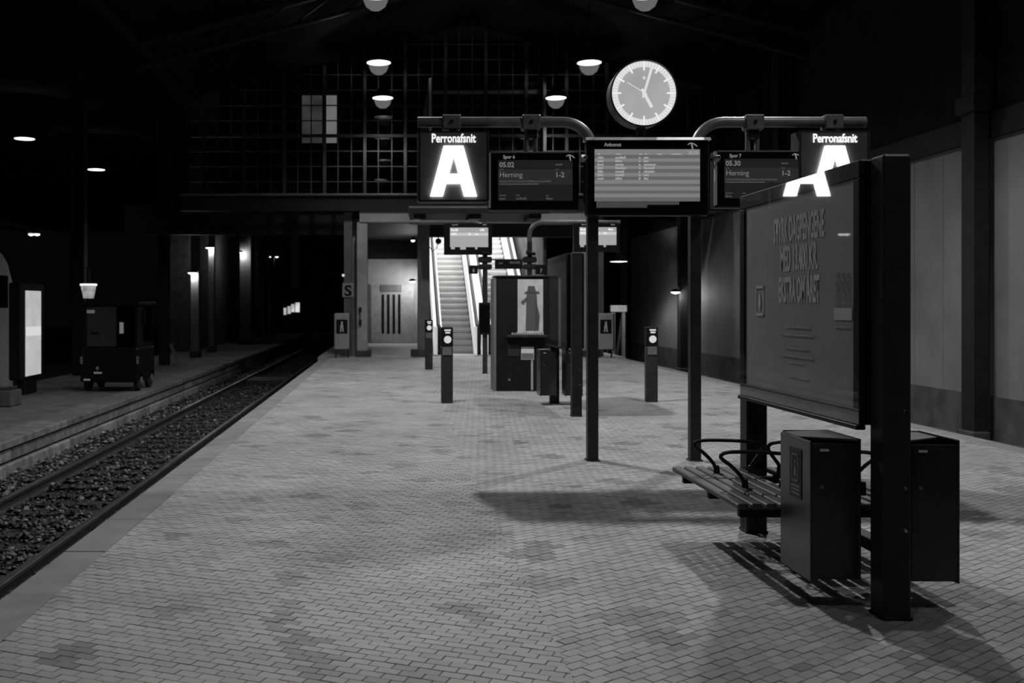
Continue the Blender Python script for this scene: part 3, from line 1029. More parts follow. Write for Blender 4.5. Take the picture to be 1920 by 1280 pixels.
# ---- poster panel with two posts
def poster_panel():
    t = thing('poster_panel', 'tall framed poster panel between two dark posts, in front of the right letter sign', 'advertising panel', (2.575, 6.2, 0), 'poster panels along the middle of the platform')
    for (yp, lab) in ((5.225, None), (7.20, None)):
        p = box('post', dark, 2.50, 2.645, yp - 0.075, yp + 0.075, 0.0, 2.372, t, 0.012)
        if yp < 6:
            for z in (2.31, 1.06, 0.67, 0.456):
                MB().lathe([(0.0, -0.008), (0.008, -0.008), (0.012, 0.0)], (2.612, yp - 0.075, z), 'y', 10).build('bolt', chrome, p)
        box('foot', black, 2.494, 2.651, yp - 0.08, yp + 0.08, 0.0, 0.015, p, 0.004)
    x0, x1, y0, y1, z0, z1 = 2.452, 2.70, 5.302, 7.122, 0.975, 2.365
    # case: four frame bars and a back
    box('case', black, x0 + 0.02, x1 - 0.02, y0, y1, z0 + 0.01, z1 - 0.01, t)
    box('frame_bar', black, x0 - 0.004, x1 + 0.004, y0, y1, z1 - 0.095, z1, t, 0.006)
    box('frame_bar', black, x0 - 0.004, x1 + 0.004, y0, y1, z0, z0 + 0.085, t, 0.006)
    box('frame_bar', black, x0 - 0.004, x1 + 0.004, y0, y0 + 0.075, z0 + 0.085, z1 - 0.095, t, 0.006)
    box('frame_bar', black, x0 - 0.004, x1 + 0.004, y1 - 0.09, y1, z0 + 0.085, z1 - 0.095, t, 0.006)
    pz0, pz1, py0, py1 = 1.045, 2.31, 5.357, 7.032
    p = box('poster', poster_m, x0 + 0.008, x0 + 0.021, py0, py1, pz0, pz1, t)
    xt = x0 + 0.0045
    def P(px, py):
        y = xt * F / (px - 734.0)
        return y, Z(py, y)
    for (s, pa, pb, w) in (('STYRK DAGPENGENE', (1450, 455), (1545, 442), None), ('MED 13.400 KR.', (1462, 508), (1532, 502), None), ('EKSTRA OM ÅRET', (1459, 565), (1535, 565), None)):
        ya, za = P(*pa)
        yb, zb = P(*pb)
        z = (za + zb) / 2
        o = text(s, 0.215, poster_tx, p, (xt, ya, z), -90, 1.0, 0.0065, 'LEFT', 'lettering')
        xs_ = [v.co.y for v in o.data.vertices]
        wid = max(xs_) - min(xs_)
        k = (ya - yb) / wid
        top = max(xs_)
        for v in o.data.vertices:
            v.co.y = top - (top - v.co.y) * k
    # faint print: lines of small type
    def faint(px0, px1, py, hpx, name='small_print', mm=poster_mk):
        mb = MB()
        ya, za = P(px0, py); yb, zb = P(px1, py)
        h = hpx * ya / F
        y = ya
        while y > yb:
            w = h * random.uniform(0.4, 0.8)
            mb.box(xt - 0.002, xt, y - w, y, za - h / 2, za + h / 2 * random.choice((0.7, 1)))
            y -= w + h * random.choice((0.2, 0.2, 0.6))
        mb.build(name, mm, p)['kind'] = 'stuff'
    for (a, b, y) in ((1473, 1518, 612), (1465, 1525, 626), (1472, 1517, 651), (1466, 1524, 665), (1480, 1506, 678), (1476, 1515, 704)):
        faint(a, b, y, 4.5)
    # emblem on the right of the print: three rings over three arches and a caption block
    mb = MB()
    for i, px in enumerate((1570, 1580, 1590)):
        yc, zc = P(px, 518)
        for (r, dz) in ((0.017, 0.0), (0.019, -0.045)):
            ring = [(xt - 0.001, yc + r * math.cos(a * PI / 8), zc + dz + 1.35 * r * math.sin(a * PI / 8)) for a in range(16)]
            mb.tube(ring, 0.0022, 5, closed=True)
        arch = [(xt - 0.001, yc + 0.014, zc - 0.17), (xt - 0.001, yc + 0.014, zc - 0.09), (xt - 0.001, yc, zc - 0.072), (xt - 0.001, yc - 0.014, zc - 0.09), (xt - 0.001, yc - 0.014, zc - 0.17)]
        mb.tube(arch, 0.0022, 5)
    mb.build('emblem', poster_mk, p)
    ya, za = P(1564, 577); yb, zb = P(1598, 577)
    mb = MB()
    n = 8
    for k in range(n):
        w = (ya - yb) / n
        mb.box(xt - 0.002, xt, ya - w * (k + 0.85), ya - w * k, za - 0.066, za)
    mb.build('caption_block', poster_tx, p)
    faint(1565, 1598, 612, 5)
    # badge on the left
    ya, za = P(1417, 536); yb, zb = P(1432, 592)
    bd = MB()
    for (a, b, c, d) in ((ya, yb, za, za - 0.018), (ya, yb, zb + 0.018, zb), (ya, ya - 0.008, za, zb), (yb + 0.008, yb, za, zb)):
        bd.box(xt - 0.002, xt, min(a, b), max(a, b), min(c, d), max(c, d))
    ym, zm = (ya + yb) / 2, (za + zb) / 2
    fix_normals(bd.prism([(0, 0.055), (0.022, 0.0), (0.02, -0.03), (0, -0.07), (-0.02, -0.03), (-0.022, 0.0)], lambda u, v, d: (d, ym + u, zm + v), xt - 0.002, xt).build('badge', poster_tx, p))
    box('glass', glassm, x0 - 0.008, x0 - 0.0045, y0 + 0.004, y1 - 0.004, z0 + 0.004, z1 - 0.004, t)
    # small lock plates along the frame, bottom lip
    box('bottom_lip', black, x0 - 0.02, x0 + 0.03, y0, y1, z0 - 0.025, z0, t, 0.004)
    return t
panel = poster_panel()

# ---- bench round the panel posts
def bench():
    t = thing('bench', 'slatted timber platform bench under the poster panel, with tube armrests', 'bench', (2.575, 6.5, 0))
    y0, y1 = 5.88, 7.26
    for s in (-1, 1):
        for k in range(6):
            xa = 2.575 + s * (0.565 - k * 0.083)
            a, b = sorted((xa, xa - s * 0.064))
            MB().box(a, b, y0 + random.uniform(-.004, .004), y1 + random.uniform(-.004, .004), 0.415, 0.45, 0.008).build('slat', slat_m, t)
    for yb in (5.93, 6.5, 7.06):
        box('cross_beam', black, 2.03, 3.12, yb - 0.025, yb + 0.025, 0.365, 0.415, t, 0.005)
    box('spine', black, 2.53, 2.62, 5.29, 7.13, 0.30, 0.365, t, 0.005)
    def armrest(yb, s):
        c = lambda u: 2.575 + s * u
        # a loop: foot on the seat, leaning out to a wide rounded top, and back down
        key = [(-0.335, 0.45), (-0.35, 0.51), (-0.42, 0.585), (-0.485, 0.63), (-0.492, 0.652), (-0.46, 0.67), (-0.38, 0.676), (-0.22, 0.672), (-0.06, 0.66), (-0.022, 0.64), (-0.018, 0.61), (-0.06, 0.55), (-0.1, 0.50), (-0.1, 0.45)]
        pts = [(c(u), yb + 0.0, z) for u, z in key]
        # smooth the polyline
        for _ in range(2):
            q = [pts[0]]
            for i in range(len(pts) - 1):
                a, b = Vector(pts[i]), Vector(pts[i + 1])
                q += [tuple(a * .75 + b * .25), tuple(a * .25 + b * .75)]
            q.append(pts[-1])
            pts = q
        a = MB().tube(pts, 0.0125, 8).build('armrest', darksteel, t, smooth=True)
        for u in (-0.335, -0.1):
            MB().lathe([(0.024, 0), (0.022, 0.012), (0.018, 0.05), (0.0125, 0.055)], (c(u), yb, 0.448), 'z', 10).build('socket', darksteel, a, smooth=True)
    for yb in (6.98, 6.42):
        for s in (1, -1):
            armrest(yb, s)
    return t
bench()

# ---- litter bins
def litter_bin(label, x0, y0, mirror=False, group='litter bins beside the poster panels'):
    w, d, zb, zt = 0.268, 0.41, 0.148, 0.887
    x1, y1 = x0 + w, y0 + d
    t = thing('litter_bin', label, 'litter bin', (x0 + w / 2, y0 + d / 2, zb), group)
    th = 0.012
    box('side_panel', bin_m, x0, x0 + th, y0, y1, zb, zt + 0.0, t, 0.003)
    box('side_panel', bin_m, x1 - th, x1, y0, y1, zb, zt + 0.012, t, 0.003)
    box('front_panel', bin_m, x0 + th + .001, x1 - th - .001, y0, y0 + th, zb + 0.02, zt - 0.012, t, 0.003)
    box('back_panel', bin_m, x0 + th + .001, x1 - th - .001, y1 - th, y1, zb, zt + 0.01, t, 0.003)
    box('floor_plate', bin_m, x0 + th + .001, x1 - th - .001, y0 + th, y1 - th, zb + 0.01, zb + 0.025, t)
    box('liner', bin_in, x0 + th + .004, x1 - th - .004, y0 + th + .004, y1 - th - .004, zb + 0.03, zt - 0.13, t)
    # sloping hood over part of the mouth, leaving an angular opening
    sx = (lambda u: x0 + u) if not mirror else (lambda u: x1 - u)
    hood = MB()
    hood.add([(sx(0.012), y0 + 0.2, zt + 0.002), (sx(0.012), y1, zt + 0.004), (sx(0.256), y1, zt + 0.012), (sx(0.256), y0 + 0.012, zt + 0.010),
              (sx(0.012), y0 + 0.2, zt - 0.006), (sx(0.012), y1, zt - 0.004), (sx(0.256), y1, zt + 0.002), (sx(0.256), y0 + 0.012, zt)],
             [(0, 1, 2, 3), (7, 6, 5, 4), (0, 4, 5, 1), (1, 5, 6, 2), (2, 6, 7, 3), (3, 7, 4, 0)])
    fix_normals(hood.build('hood', midgrey, t))
    box('catch', paper, x0 + 0.05, x0 + 0.095, y0 - 0.008, y0 + 0.001, zt - 0.052, zt - 0.04, t)
    MB().lathe([(0.0, -0.008), (0.009, -0.008), (0.011, 0.0)], (x0 + 0.06, y0, zb + 0.50), 'y', 12).build('lock', midgrey, t)
    # pictogram plate on the side
    xs_ = x0 if not mirror else x1
    s = -1 if not mirror else 1
    xa, xb = sorted((xs_, xs_ + s * 0.004))
    box('plate', dark, xa, xb, y0 + 0.11, y0 + 0.27, zt - 0.33, zt - 0.06, t)
    pic = MB()
    xq = xs_ + s * 0.006
    fn = lambda u, v, dd: (dd, y0 + 0.19 + u, zt - 0.17 + v)
    for poly in ([(-0.045, 0.07), (0.045, 0.07), (0.045, 0.078), (-0.045, 0.078)], [(-0.045, -0.07), (0.045, -0.07), (0.045, -0.062), (-0.045, -0.062)],
                 [(-0.045, -0.07), (-0.038, -0.07), (-0.038, 0.078), (-0.045, 0.078)], [(0.038, -0.07), (0.045, -0.07), (0.045, 0.078), (0.038, 0.078)],
                 [(-0.02, -0.04), (0.02, -0.04), (0.012, 0.0), (-0.008, 0.02)], [(-0.012, 0.03), (0.012, 0.03), (0.0, 0.05)]):
        pic.prism(poly, fn, *sorted((xs_ + s * 0.003, xq)))
    for k in range(3):
        pic.prism([(-0.06, -0.10 - k * 0.02), (0.05, -0.10 - k * 0.02), (0.05, -0.092 - k * 0.02), (-0.06, -0.092 - k * 0.02)], fn, *sorted((xs_ + s * 0.003, xq)))
    fix_normals(pic.build('pictogram', midgrey, t))
    # bracket to the panel post
    a, b = (x1, x1 + 0.035) if not mirror else (x0 - 0.06, x0)
    box('bracket', black, a, b, y0 + 0.02, y0 + 0.06, zb + 0.45, zb + 0.52, t)
    return t
litter_bin('dark litter bin with a pictogram plate, left of the nearest post under the poster panel', 2.203, 5.33)
litter_bin('dark litter bin right of the nearest post, with a pale sloping hood', 2.70, 5.29, True)

# ---- second poster panel further along, with its bins
p2 = copy_tree(panel, delta=(0.105, 9.47, 0), label='smaller looking poster panel on posts, left of the arrivals display posts, by the kiosk')
litter_bin('dark litter bin beside the kiosk, left of the farther poster panel', 2.385, 16.25)
litter_bin('dark litter bin right under the farther poster panel, beside its post', 2.80, 16.25, True)

for ch in list(p2.children):
    if ch.name.startswith('poster'):
        ch.data = ch.data.copy()
        ch.data.materials[0] = poster_dk
        ch['label'] = 'dark poster print'
        for g_ in list(ch.children):
            g_.data = g_.data.copy()
            g_.data.materials[0] = MATS['poster_dark_lettering'] if 'poster_dark_lettering' in MATS else mat('poster_dark_lettering', 0.08, 0.5)
# ---- kiosk with lit poster
def kiosk():
    yf = 19.0
    f = lambda px: X(px, yf)
    g = lambda py: Z(py, yf)
    t = thing('vending_kiosk', 'dark vending kiosk with a lit poster on its front, behind the farther bins', 'kiosk', (f(980), yf + .3, 0))
    box('cabinet', black, f(931), f(1031), yf, yf + 0.65, 0.0, g(519), t, 0.02)
    box('top_cap', dark, f(929), f(1033), yf - 0.03, yf + 0.67, g(519), g(516), t, 0.006)
    box('side_trim', midgrey, f(926), f(931), yf + 0.02, yf + 0.62, 0.0, g(521), t, 0.006)  # lighter strip painted in for light on the cabinet's left edge
    p = box('poster', litposter2, f(970.5), f(1018), yf - 0.02, yf + 0.001, g(625), g(523.5), t)
    fig = MB()
    fn = lambda u, v, d: (f(u), yf - d, g(v))
    for poly in ([(990, 536), (1002, 536), (1006, 552), (1010, 620), (985, 620), (987, 552)], [(982, 551), (1012, 551), (1010, 546), (986, 546)],
                 [(976, 566), (988, 556), (990, 562), (980, 572)], [(1004, 560), (1012, 592), (1010, 616), (1003, 616)]):
        fig.prism(poly, fn, 0.021, 0.024)
    fix_normals(fig.build('printed_figure', emit('poster_figure', 0.045), p))
    box('shelf', dark, f(948), f(1024), yf - 0.16, yf, g(632), g(627), t, 0.006)
    glint_blocks = MB()
    for k in range(13):
        a = 958 + k * 4.7
        glint_blocks.box(f(a), f(a + 2.8), yf - 0.13, yf - 0.06, g(627), g(627 - random.uniform(2.5, 5.5)))
    glint_blocks.build('shelf_glints', palegrey, t)  # pale blocks stand in for glints along the shelf
    box('label', paper, f(977), f(1001), yf - 0.008, yf + 0.001, g(674), g(650), t)
    box('label_fold', midgrey, f(977.5), f(1000), yf - 0.012, yf - 0.008, g(673), g(662), t)
    box('door_seam', palegrey, f(995.5), f(999.5), yf - 0.006, yf + 0.001, g(731), g(675), t)
    box('delivery_flap', dark, f(952), f(975), yf - 0.015, yf + 0.001, g(668), g(645), t, 0.004)
    MB().lathe([(0.0, -0.02), (0.02, -0.02), (0.025, 0.0)], (f(955), yf, g(712)), 'y', 10).build('lock', midgrey, t)
kiosk()

# ---- validator bollards
def validator(label, px0, px1, pyb, flip_=False):
    y = ground_y(pyb)
    xc = X((px0 + px1) / 2, y)
    w = 0.095
    t = thing('card_validator', label, 'ticket validator', (xc, y, 0), 'card validator posts on the platform')
    H = 1.25
    box('post', darksteel, xc - w, xc + w, y - 0.07, y + 0.07, 0.0, H - 0.33, t, 0.012)
    box('reader_head', black, xc - w - .002, xc + w + .002, y - 0.075, y + 0.075, H - 0.33, H, t, 0.014)
    yf = y - 0.076
    box('instruction_plate', midgrey, xc - 0.075, xc + 0.075, yf - 0.004, yf + 0.01, H - 0.46, H - 0.325, t)
    MB().lathe([(0.0, -0.01), (0.055, -0.008), (0.062, 0.002)], (xc + 0.008, yf, H - 0.205), 'y', 24).build('card_target', reader_e, t)
    for (z, a, b) in ((H - 0.065, -0.045, 0.06), (H - 0.105, -0.03, 0.05)):
        box('display_line', reader_e, xc + a, xc + b, yf - 0.004, yf + 0.002, z, z + 0.026, t)
    return t
validator('card validator post nearest to the track, in front of the escalator foot', 827, 849, 755)
validator('card validator post close to the escalator foot, further back than its neighbour', 797, 811, 692)
validator('card validator post on the right side, between the two display posts', 1209, 1233, 753)

# ================================================================== SECOND SIGN GANTRY
GB = 24.0
Zb2 = Z(417, GB)
def gantry_two():
    for (xp, xe, lab) in ((2.215, X(769, GB), 'farther bent pipe post with an info box, in front of the escalators'),
                          (3.27, X(1162, GB), 'farther bent pipe post behind the kiosk, its arm reaching right')):
        t, s = sign_post(lab, xp, xe, GB, Zb2, 0.055, 0.3)
        box('speaker_box', dark, xp - 0.16, xp + 0.16, GB - 0.10, GB + 0.10, 2.62, 2.76, t, 0.03)
        box('speaker_box', dark, xp - 0.16, xp + 0.16, GB - 0.10, GB + 0.10, 2.46, 2.58, t, 0.03)
        MB().tube([(xp - 0.1, GB - 0.12, 2.86), (xp + 0.12, GB - 0.12, 2.82)], 0.04, 10).build('camera', black, t, smooth=True)
gantry_two()
tbox = thing('info_box', 'black notice box fixed at waist height on the farther left post', 'notice box', (2.19, GB - 0.1, 0.92))
box('case', black, X(897, GB), X(918, GB), GB - 0.16, GB - 0.056, Z(627, GB), Z(567, GB), tbox, 0.01)
box('front', screen_bk, X(899, GB), X(916, GB), GB - 0.166, GB - 0.159, Z(623, GB), Z(571, GB), tbox)
def far_display(label, px0, px1, py0, py1):
    yf = GB - 0.1
    f = lambda p: X(px0 + p * (px1 - px0), yf)
    g = lambda p: Z(py0 + p * (py1 - py0), yf)
    t = thing('track_display', label, 'display', (f(.5), yf, g(1)), 'far lit track displays')
    box('casing', black, f(0), f(1), yf, yf + 0.16, g(1), g(0), t, 0.01)
    box('screen', far_s, f(.12), f(.915), yf - 0.008, yf + 0.002, g(.76), g(.13), t)
    box('screen_band', far_s2, f(.12), f(.915), yf - 0.011, yf - 0.004, g(.40), g(.30), t)
    yy = yf - 0.014
    word_bars([(f(.14), f(.29), g(.25), 0.06), (f(.14), f(.26), g(.37), 0.055), (f(.50), f(.55), g(.37), 0.05), (f(.64), f(.71), g(.37), 0.05), (f(.74), f(.84), g(.24), 0.05)], yy, far_t, t, 'screen_print')
    word_bars([(f(.16), f(.28), g(.06) , 0.03), (f(.80), f(.88), g(.06), 0.03)], yy, trk_t, t, 'heading')
    mb = MB()
    for (a, b, c) in ((.14, .22, .83), (.33, .45, .84), (.64, .69, .83)):
        mb.box(f(a), f(b), yf - 0.006, yf + 0.002, g(c), g(.755))
    mb.build('screen_edge', far_s, t)
    for p in (.2, .85):
        MB().tube([(f(p), GB, g(0) - 0.02), (f(p), GB, Zb2)], 0.025, 8).build('hanger_tube', pipe_m, t, smooth=True)
    return t
far_display('bright display hung in front of the left escalator', 833, 923, 419, 477)
far_display('bright display half hidden behind the left post of the arrivals display', 1076, 1163, 419, 472)
def number_sign(label, n, px0, px1, py0, py1, xpost):
    y = GB - 0.12
    t = thing('track_number_sign', label, 'sign', (X((px0 + px1) / 2, y), y, Z(py1, y)), 'track number signs on the farther posts')
    box('box', black, X(px0, y), X(px1, y), y, y + 0.14, Z(py1, y), Z(py0, y), t, 0.008)
    text(n, 0.13, palegrey if False else trk_t, t, (X((px0 + px1) / 2, y), y - 0.004, Z(py1 - 3, y)), 0, 0.9, 0.002, 'CENTER', 'numeral')
    a, b = sorted((X((px0 + px1) / 2, y), xpost))
    box('arm', dark, a, b, y + 0.10, y + 0.13, Z(py0 + 2.5, y), Z(py0 + 0.5, y), t)
number_sign('small black sign with a 6 on the farther left post', '6', 880, 896, 497, 513, 2.215)
number_sign('small black sign with a 7 on the farther right post', '7', 1005, 1024, 496, 514, 3.27)
t = thing('name_board', 'long narrow dark board spanning between the two farther posts', 'sign', (2.75, GB, 2.5))
box('board', black, X(928, GB), X(979, GB), GB - 0.05, GB + 0.05, Z(504, GB), Z(487, GB), t, 0.01)
word_bars([(X(935, GB), X(942, GB), Z(495, GB), .05), (X(955, GB), X(975, GB), Z(494, GB), .05)], GB - 0.054, trk_f, t, 'faint_print')
box('bar', darksteel, 2.26, 3.22, GB - 0.02, GB + 0.02, Z(488, GB), Z(485.5, GB), t)

# ================================================================== ESCALATORS
def escalator(label, x0, x1, y0):
    t = thing('escalator', label, 'escalator', ((x0 + x1) / 2, y0, 0), 'escalators at the platform end')
    box('landing_plate', palegrey, x0 - 0.3, x1 + 0.3, y0 - 1.0, y0 + 0.05, 0.0, 0.02, t)
    fl = 0.5
    rise, going = 0.21, 0.35
    n = 26
    for k in range(n):
        ya = y0 + fl + k * going
        z = rise * (k + 1) - 0.19
        st = MB()
        st.box(x0 + 0.01, x1 - 0.01, ya + 0.03, ya + going + 0.03, z - 0.03, z, 0.004)
        s = st.build('step', stepm, t)
        # curved riser
        rs = MB()
        prof = [(0.035, -0.03), (0.012, -0.06), (0.005, -0.12), (0.02, -0.19), (0.06, -0.215), (0.09, -0.215), (0.09, -0.03)]
        rs.prism(prof, lambda u, v, d: (d, ya + u, z + v), x0 + 0.015, x1 - 0.015)
        fix_normals(rs.build('riser', riser_m, s))
    box('comb_plate', midgrey, x0, x1, y0 + 0.05, y0 + fl + 0.02, 0.0, 0.022, t)
    for (xa, s) in ((x0, -1), (x1, 1)):
        xi0, xi1 = sorted((xa, xa + s * 0.05))
        slope = rise / going
        def zz(y, h):
            return h + max(0.0, (y - y0 - fl) * slope)
        ys = [y0 - 0.15, y0 + fl, y0 + fl + n * going]
        lo = [(y, zz(y, 0.02)) for y in ys]
        hi = [(y, zz(y, 0.92)) for y in ys]
        poly = lo + hi[::-1]
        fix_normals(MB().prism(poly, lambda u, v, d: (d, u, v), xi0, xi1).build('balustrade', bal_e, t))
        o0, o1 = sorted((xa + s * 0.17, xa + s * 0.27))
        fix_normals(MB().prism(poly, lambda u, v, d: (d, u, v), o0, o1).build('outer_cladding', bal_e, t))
        c0, c1 = sorted((xa + s * 0.052, xa + s * 0.168))
        fix_normals(MB().prism(poly, lambda u, v, d: (d, u + 0.03, v - 0.03), c0, c1).build('handrail_slot', rubber, t))
        hr = [(xa + s * 0.11, y0 - 0.1, 0.2), (xa + s * 0.11, y0 - 0.3, 0.3), (xa + s * 0.11, y0 - 0.4, 0.55), (xa + s * 0.11, y0 - 0.35, 0.82), (xa + s * 0.11, y0 - 0.2, 0.95)] + [(xa + s * 0.11, y, h + 0.04) for y, h in hi[1:]]
        MB().tube(hr, 0.045, 10).build('handrail', rubber, t, smooth=True)
        MB().lathe([(0.0, -0.05), (0.10, -0.05), (0.12, 0.0), (0.10, 0.05), (0.0, 0.05)], (xa + s * 0.11, y0 - 0.22, 0.12), 'x', 16).build('handrail_inlet', rubber, t, smooth=True)
    return t
escalator('left escalator with pale lit balustrades, beside the corridor column', 1.66, 2.72, 32.9)
escalator('right escalator, mostly hidden behind the kiosk', 3.30, 4.36, 32.9)
# fluorescent battens under the escalator hall ceiling
for (x, y, z, lab) in ((2.2, 35.5, 6.6, 'left'), (3.9, 35.5, 6.6, 'right')):
    t = thing('batten_light', 'fluorescent batten above the %s escalator, hidden behind the lintel' % lab, 'light fitting', (x, y, z), 'battens over the escalators')
    box('tray', palegrey, x - 0.12, x + 0.12, y - 0.8, y + 6.0, z, z + 0.06, t)
    box('tube', spot_e, x - 0.04, x + 0.04, y - 0.7, y + 5.9, z - 0.06, z, t)
    MB().tube([(x, y, z + .05), (x, y, 8.6)], 0.012, 6).build('hanger', iron, t)
    MB().tube([(x, y + 5, z + .05), (x, y + 5, 8.6)], 0.012, 6).build('hanger', iron, t)
    ld = bpy.data.lights.new('tube_light', 'AREA')
    ld.shape = 'RECTANGLE'; ld.size = 0.2; ld.size_y = 6.4; ld.energy = ESC_POWER
    lo = bpy.data.objects.new('tube_light', ld); COL.objects.link(lo)
    lo.parent = t
    lo.location = (0, 2.6, -0.1)
# CCTV camera by the escalator
t = thing('security_camera', 'black dome camera on forked bracket at the head of the left balustrade', 'camera', (X(822, 31.9), 31.9, Z(452, 31.9)))
MB().lathe([(0.0, 0.09), (0.07, 0.07), (0.1, 0.0), (0.07, -0.07), (0.0, -0.1)], (X(822, 31.9), 31.9, Z(452, 31.9)), 'z', 14).build('dome', black, t, smooth=True)
MB().tube([(X(822, 31.9), 31.9, Z(447, 31.9)), (X(822, 31.9), 31.9, 4.22)], 0.018, 6).build('drop_rod', black, t)
MB().tube([(X(805, 31.5), 31.9, Z(445, 31.9)), (X(806, 31.5), 31.9, Z(462, 31.9)), (X(812, 31.5), 31.9, Z(471, 31.9)), (X(820, 31.5), 31.9, Z(464, 31.9)), (X(822, 31.9), 31.9, Z(455, 31.9))], 0.015, 6).build('cable', black, t, smooth=True)

# lamps at the corridor
t = wall_lamp('lit wall lamp inside the corridor, on the side of the column by the escalator', X(771, 42.4) + 0.05, 42.4, Z(527, 42.4), -1, 62, 0.26)
t = wall_lamp('dim upper wall lamp high on the corridor side of the column', 0.72, 34.0, Z(450, 34.0), -1, 0, 0.13)
# ---- platform-end boards with a walking figure
def pictogram_board(label, xc, y):
    t = thing('warning_board', label, 'sign', (xc, y, 0.0), 'pale walking figure boards at the platform end')
    s = y / F
    w = 14.5 * s
    z0, z1 = Z(655, y), Z(587, y)
    box('panel', palegrey, xc - w, xc + w, y, y + 0.06, z0, z1, t, 0.02)
    box('black_square', black, xc - 10.5 * s, xc + 10.5 * s, y - 0.008, y + 0.002, Z(625, y), Z(599, y), t)
    fg = MB()
    fn = lambda u, v, d: (xc + u * s, y - d, Z(v, y))
    fg.lathe([(0.0, -0.013), (2.0 * s, -0.013), (2.0 * s, -0.008)], (xc, y, Z(604.5, y)), 'y', 12)
    for poly in ([(-2.2, 607), (2.2, 607), (2.6, 614), (-2.6, 614)], [(-2.6, 614), (-0.3, 614), (-1.5, 622), (-3.8, 622)], [(0.2, 614), (2.6, 614), (3.6, 622), (1.4, 622)], [(-3.6, 615), (-2.2, 608), (-1.6, 609), (-2.6, 616)]):
        fg.prism(poly, fn, 0.008, 0.013)
    fix_normals(fg.build('walking_figure', paper, t))
    for dx in (-w + 0.05, w - 0.05):
        box('leg', dark, xc + dx - 0.02, xc + dx + 0.02, y + 0.06, y + 0.1, 0.0, z1 - 0.05, t)
    box('side_edge', dark, xc + w, xc + w + 0.03, y + 0.0, y + 0.09, z0 - 0.03, z1 - 0.02, t)
pictogram_board('pale board with a white figure on black, by the left column of the end wall', X(641, 31.2), 31.2)
pictogram_board('pale board with a white figure on black, just right of the left display post', X(1136, 31.2), 31.2)
# S board on the pier
ys = 31.975
t = thing('stop_board', 'small grey board with a black letter S on the pier at the platform end', 'sign', (X(652, ys), ys, Z(557, ys)))
box('plate', palegrey, X(642, ys), X(664, ys), ys - 0.02, ys + 0.02, Z(557, ys), Z(530, ys), t, 0.004)
text('S', 0.46, black, t, (X(652.5, ys), ys - 0.024, Z(554, ys)), 0, 1.15, 0.012, 'CENTER', 'letter')
t = thing('signal_light', 'tiny white signal lamp on the pier above the letter S board', 'signal lamp', (X(643, ys), ys, Z(516, ys)))
MB().lathe([(0.0, -0.05), (0.03, -0.045), (0.045, 0.0), (0.045, 0.08)], (X(643.5, ys), ys, Z(516, ys)), 'y', 12).build('lens', reader_e, t, smooth=True)
box('case', black, X(641.5, ys), X(648, ys), ys + 0.03, ys + 0.12, Z(519, ys), Z(512, ys), t)
# conduit fittings on the column
t = thing('call_point', 'dark call point fittings on the pale left column of the end wall', 'call point', (X(675, 31.7), 31.72, 1.0))
box('upper_box', dark, X(672.5, 31.7), X(678, 31.7), 31.68, 31.75, Z(584, 31.7), Z(576, 31.7), t, 0.01)
box('cable_run', dark, X(674.3, 31.7), X(676, 31.7), 31.70, 31.75, Z(600, 31.7), Z(584, 31.7), t)
box('lower_box', dark, X(673, 31.7), X(678, 31.7), 31.68, 31.75, Z(610, 31.7), Z(599, 31.7), t, 0.01)

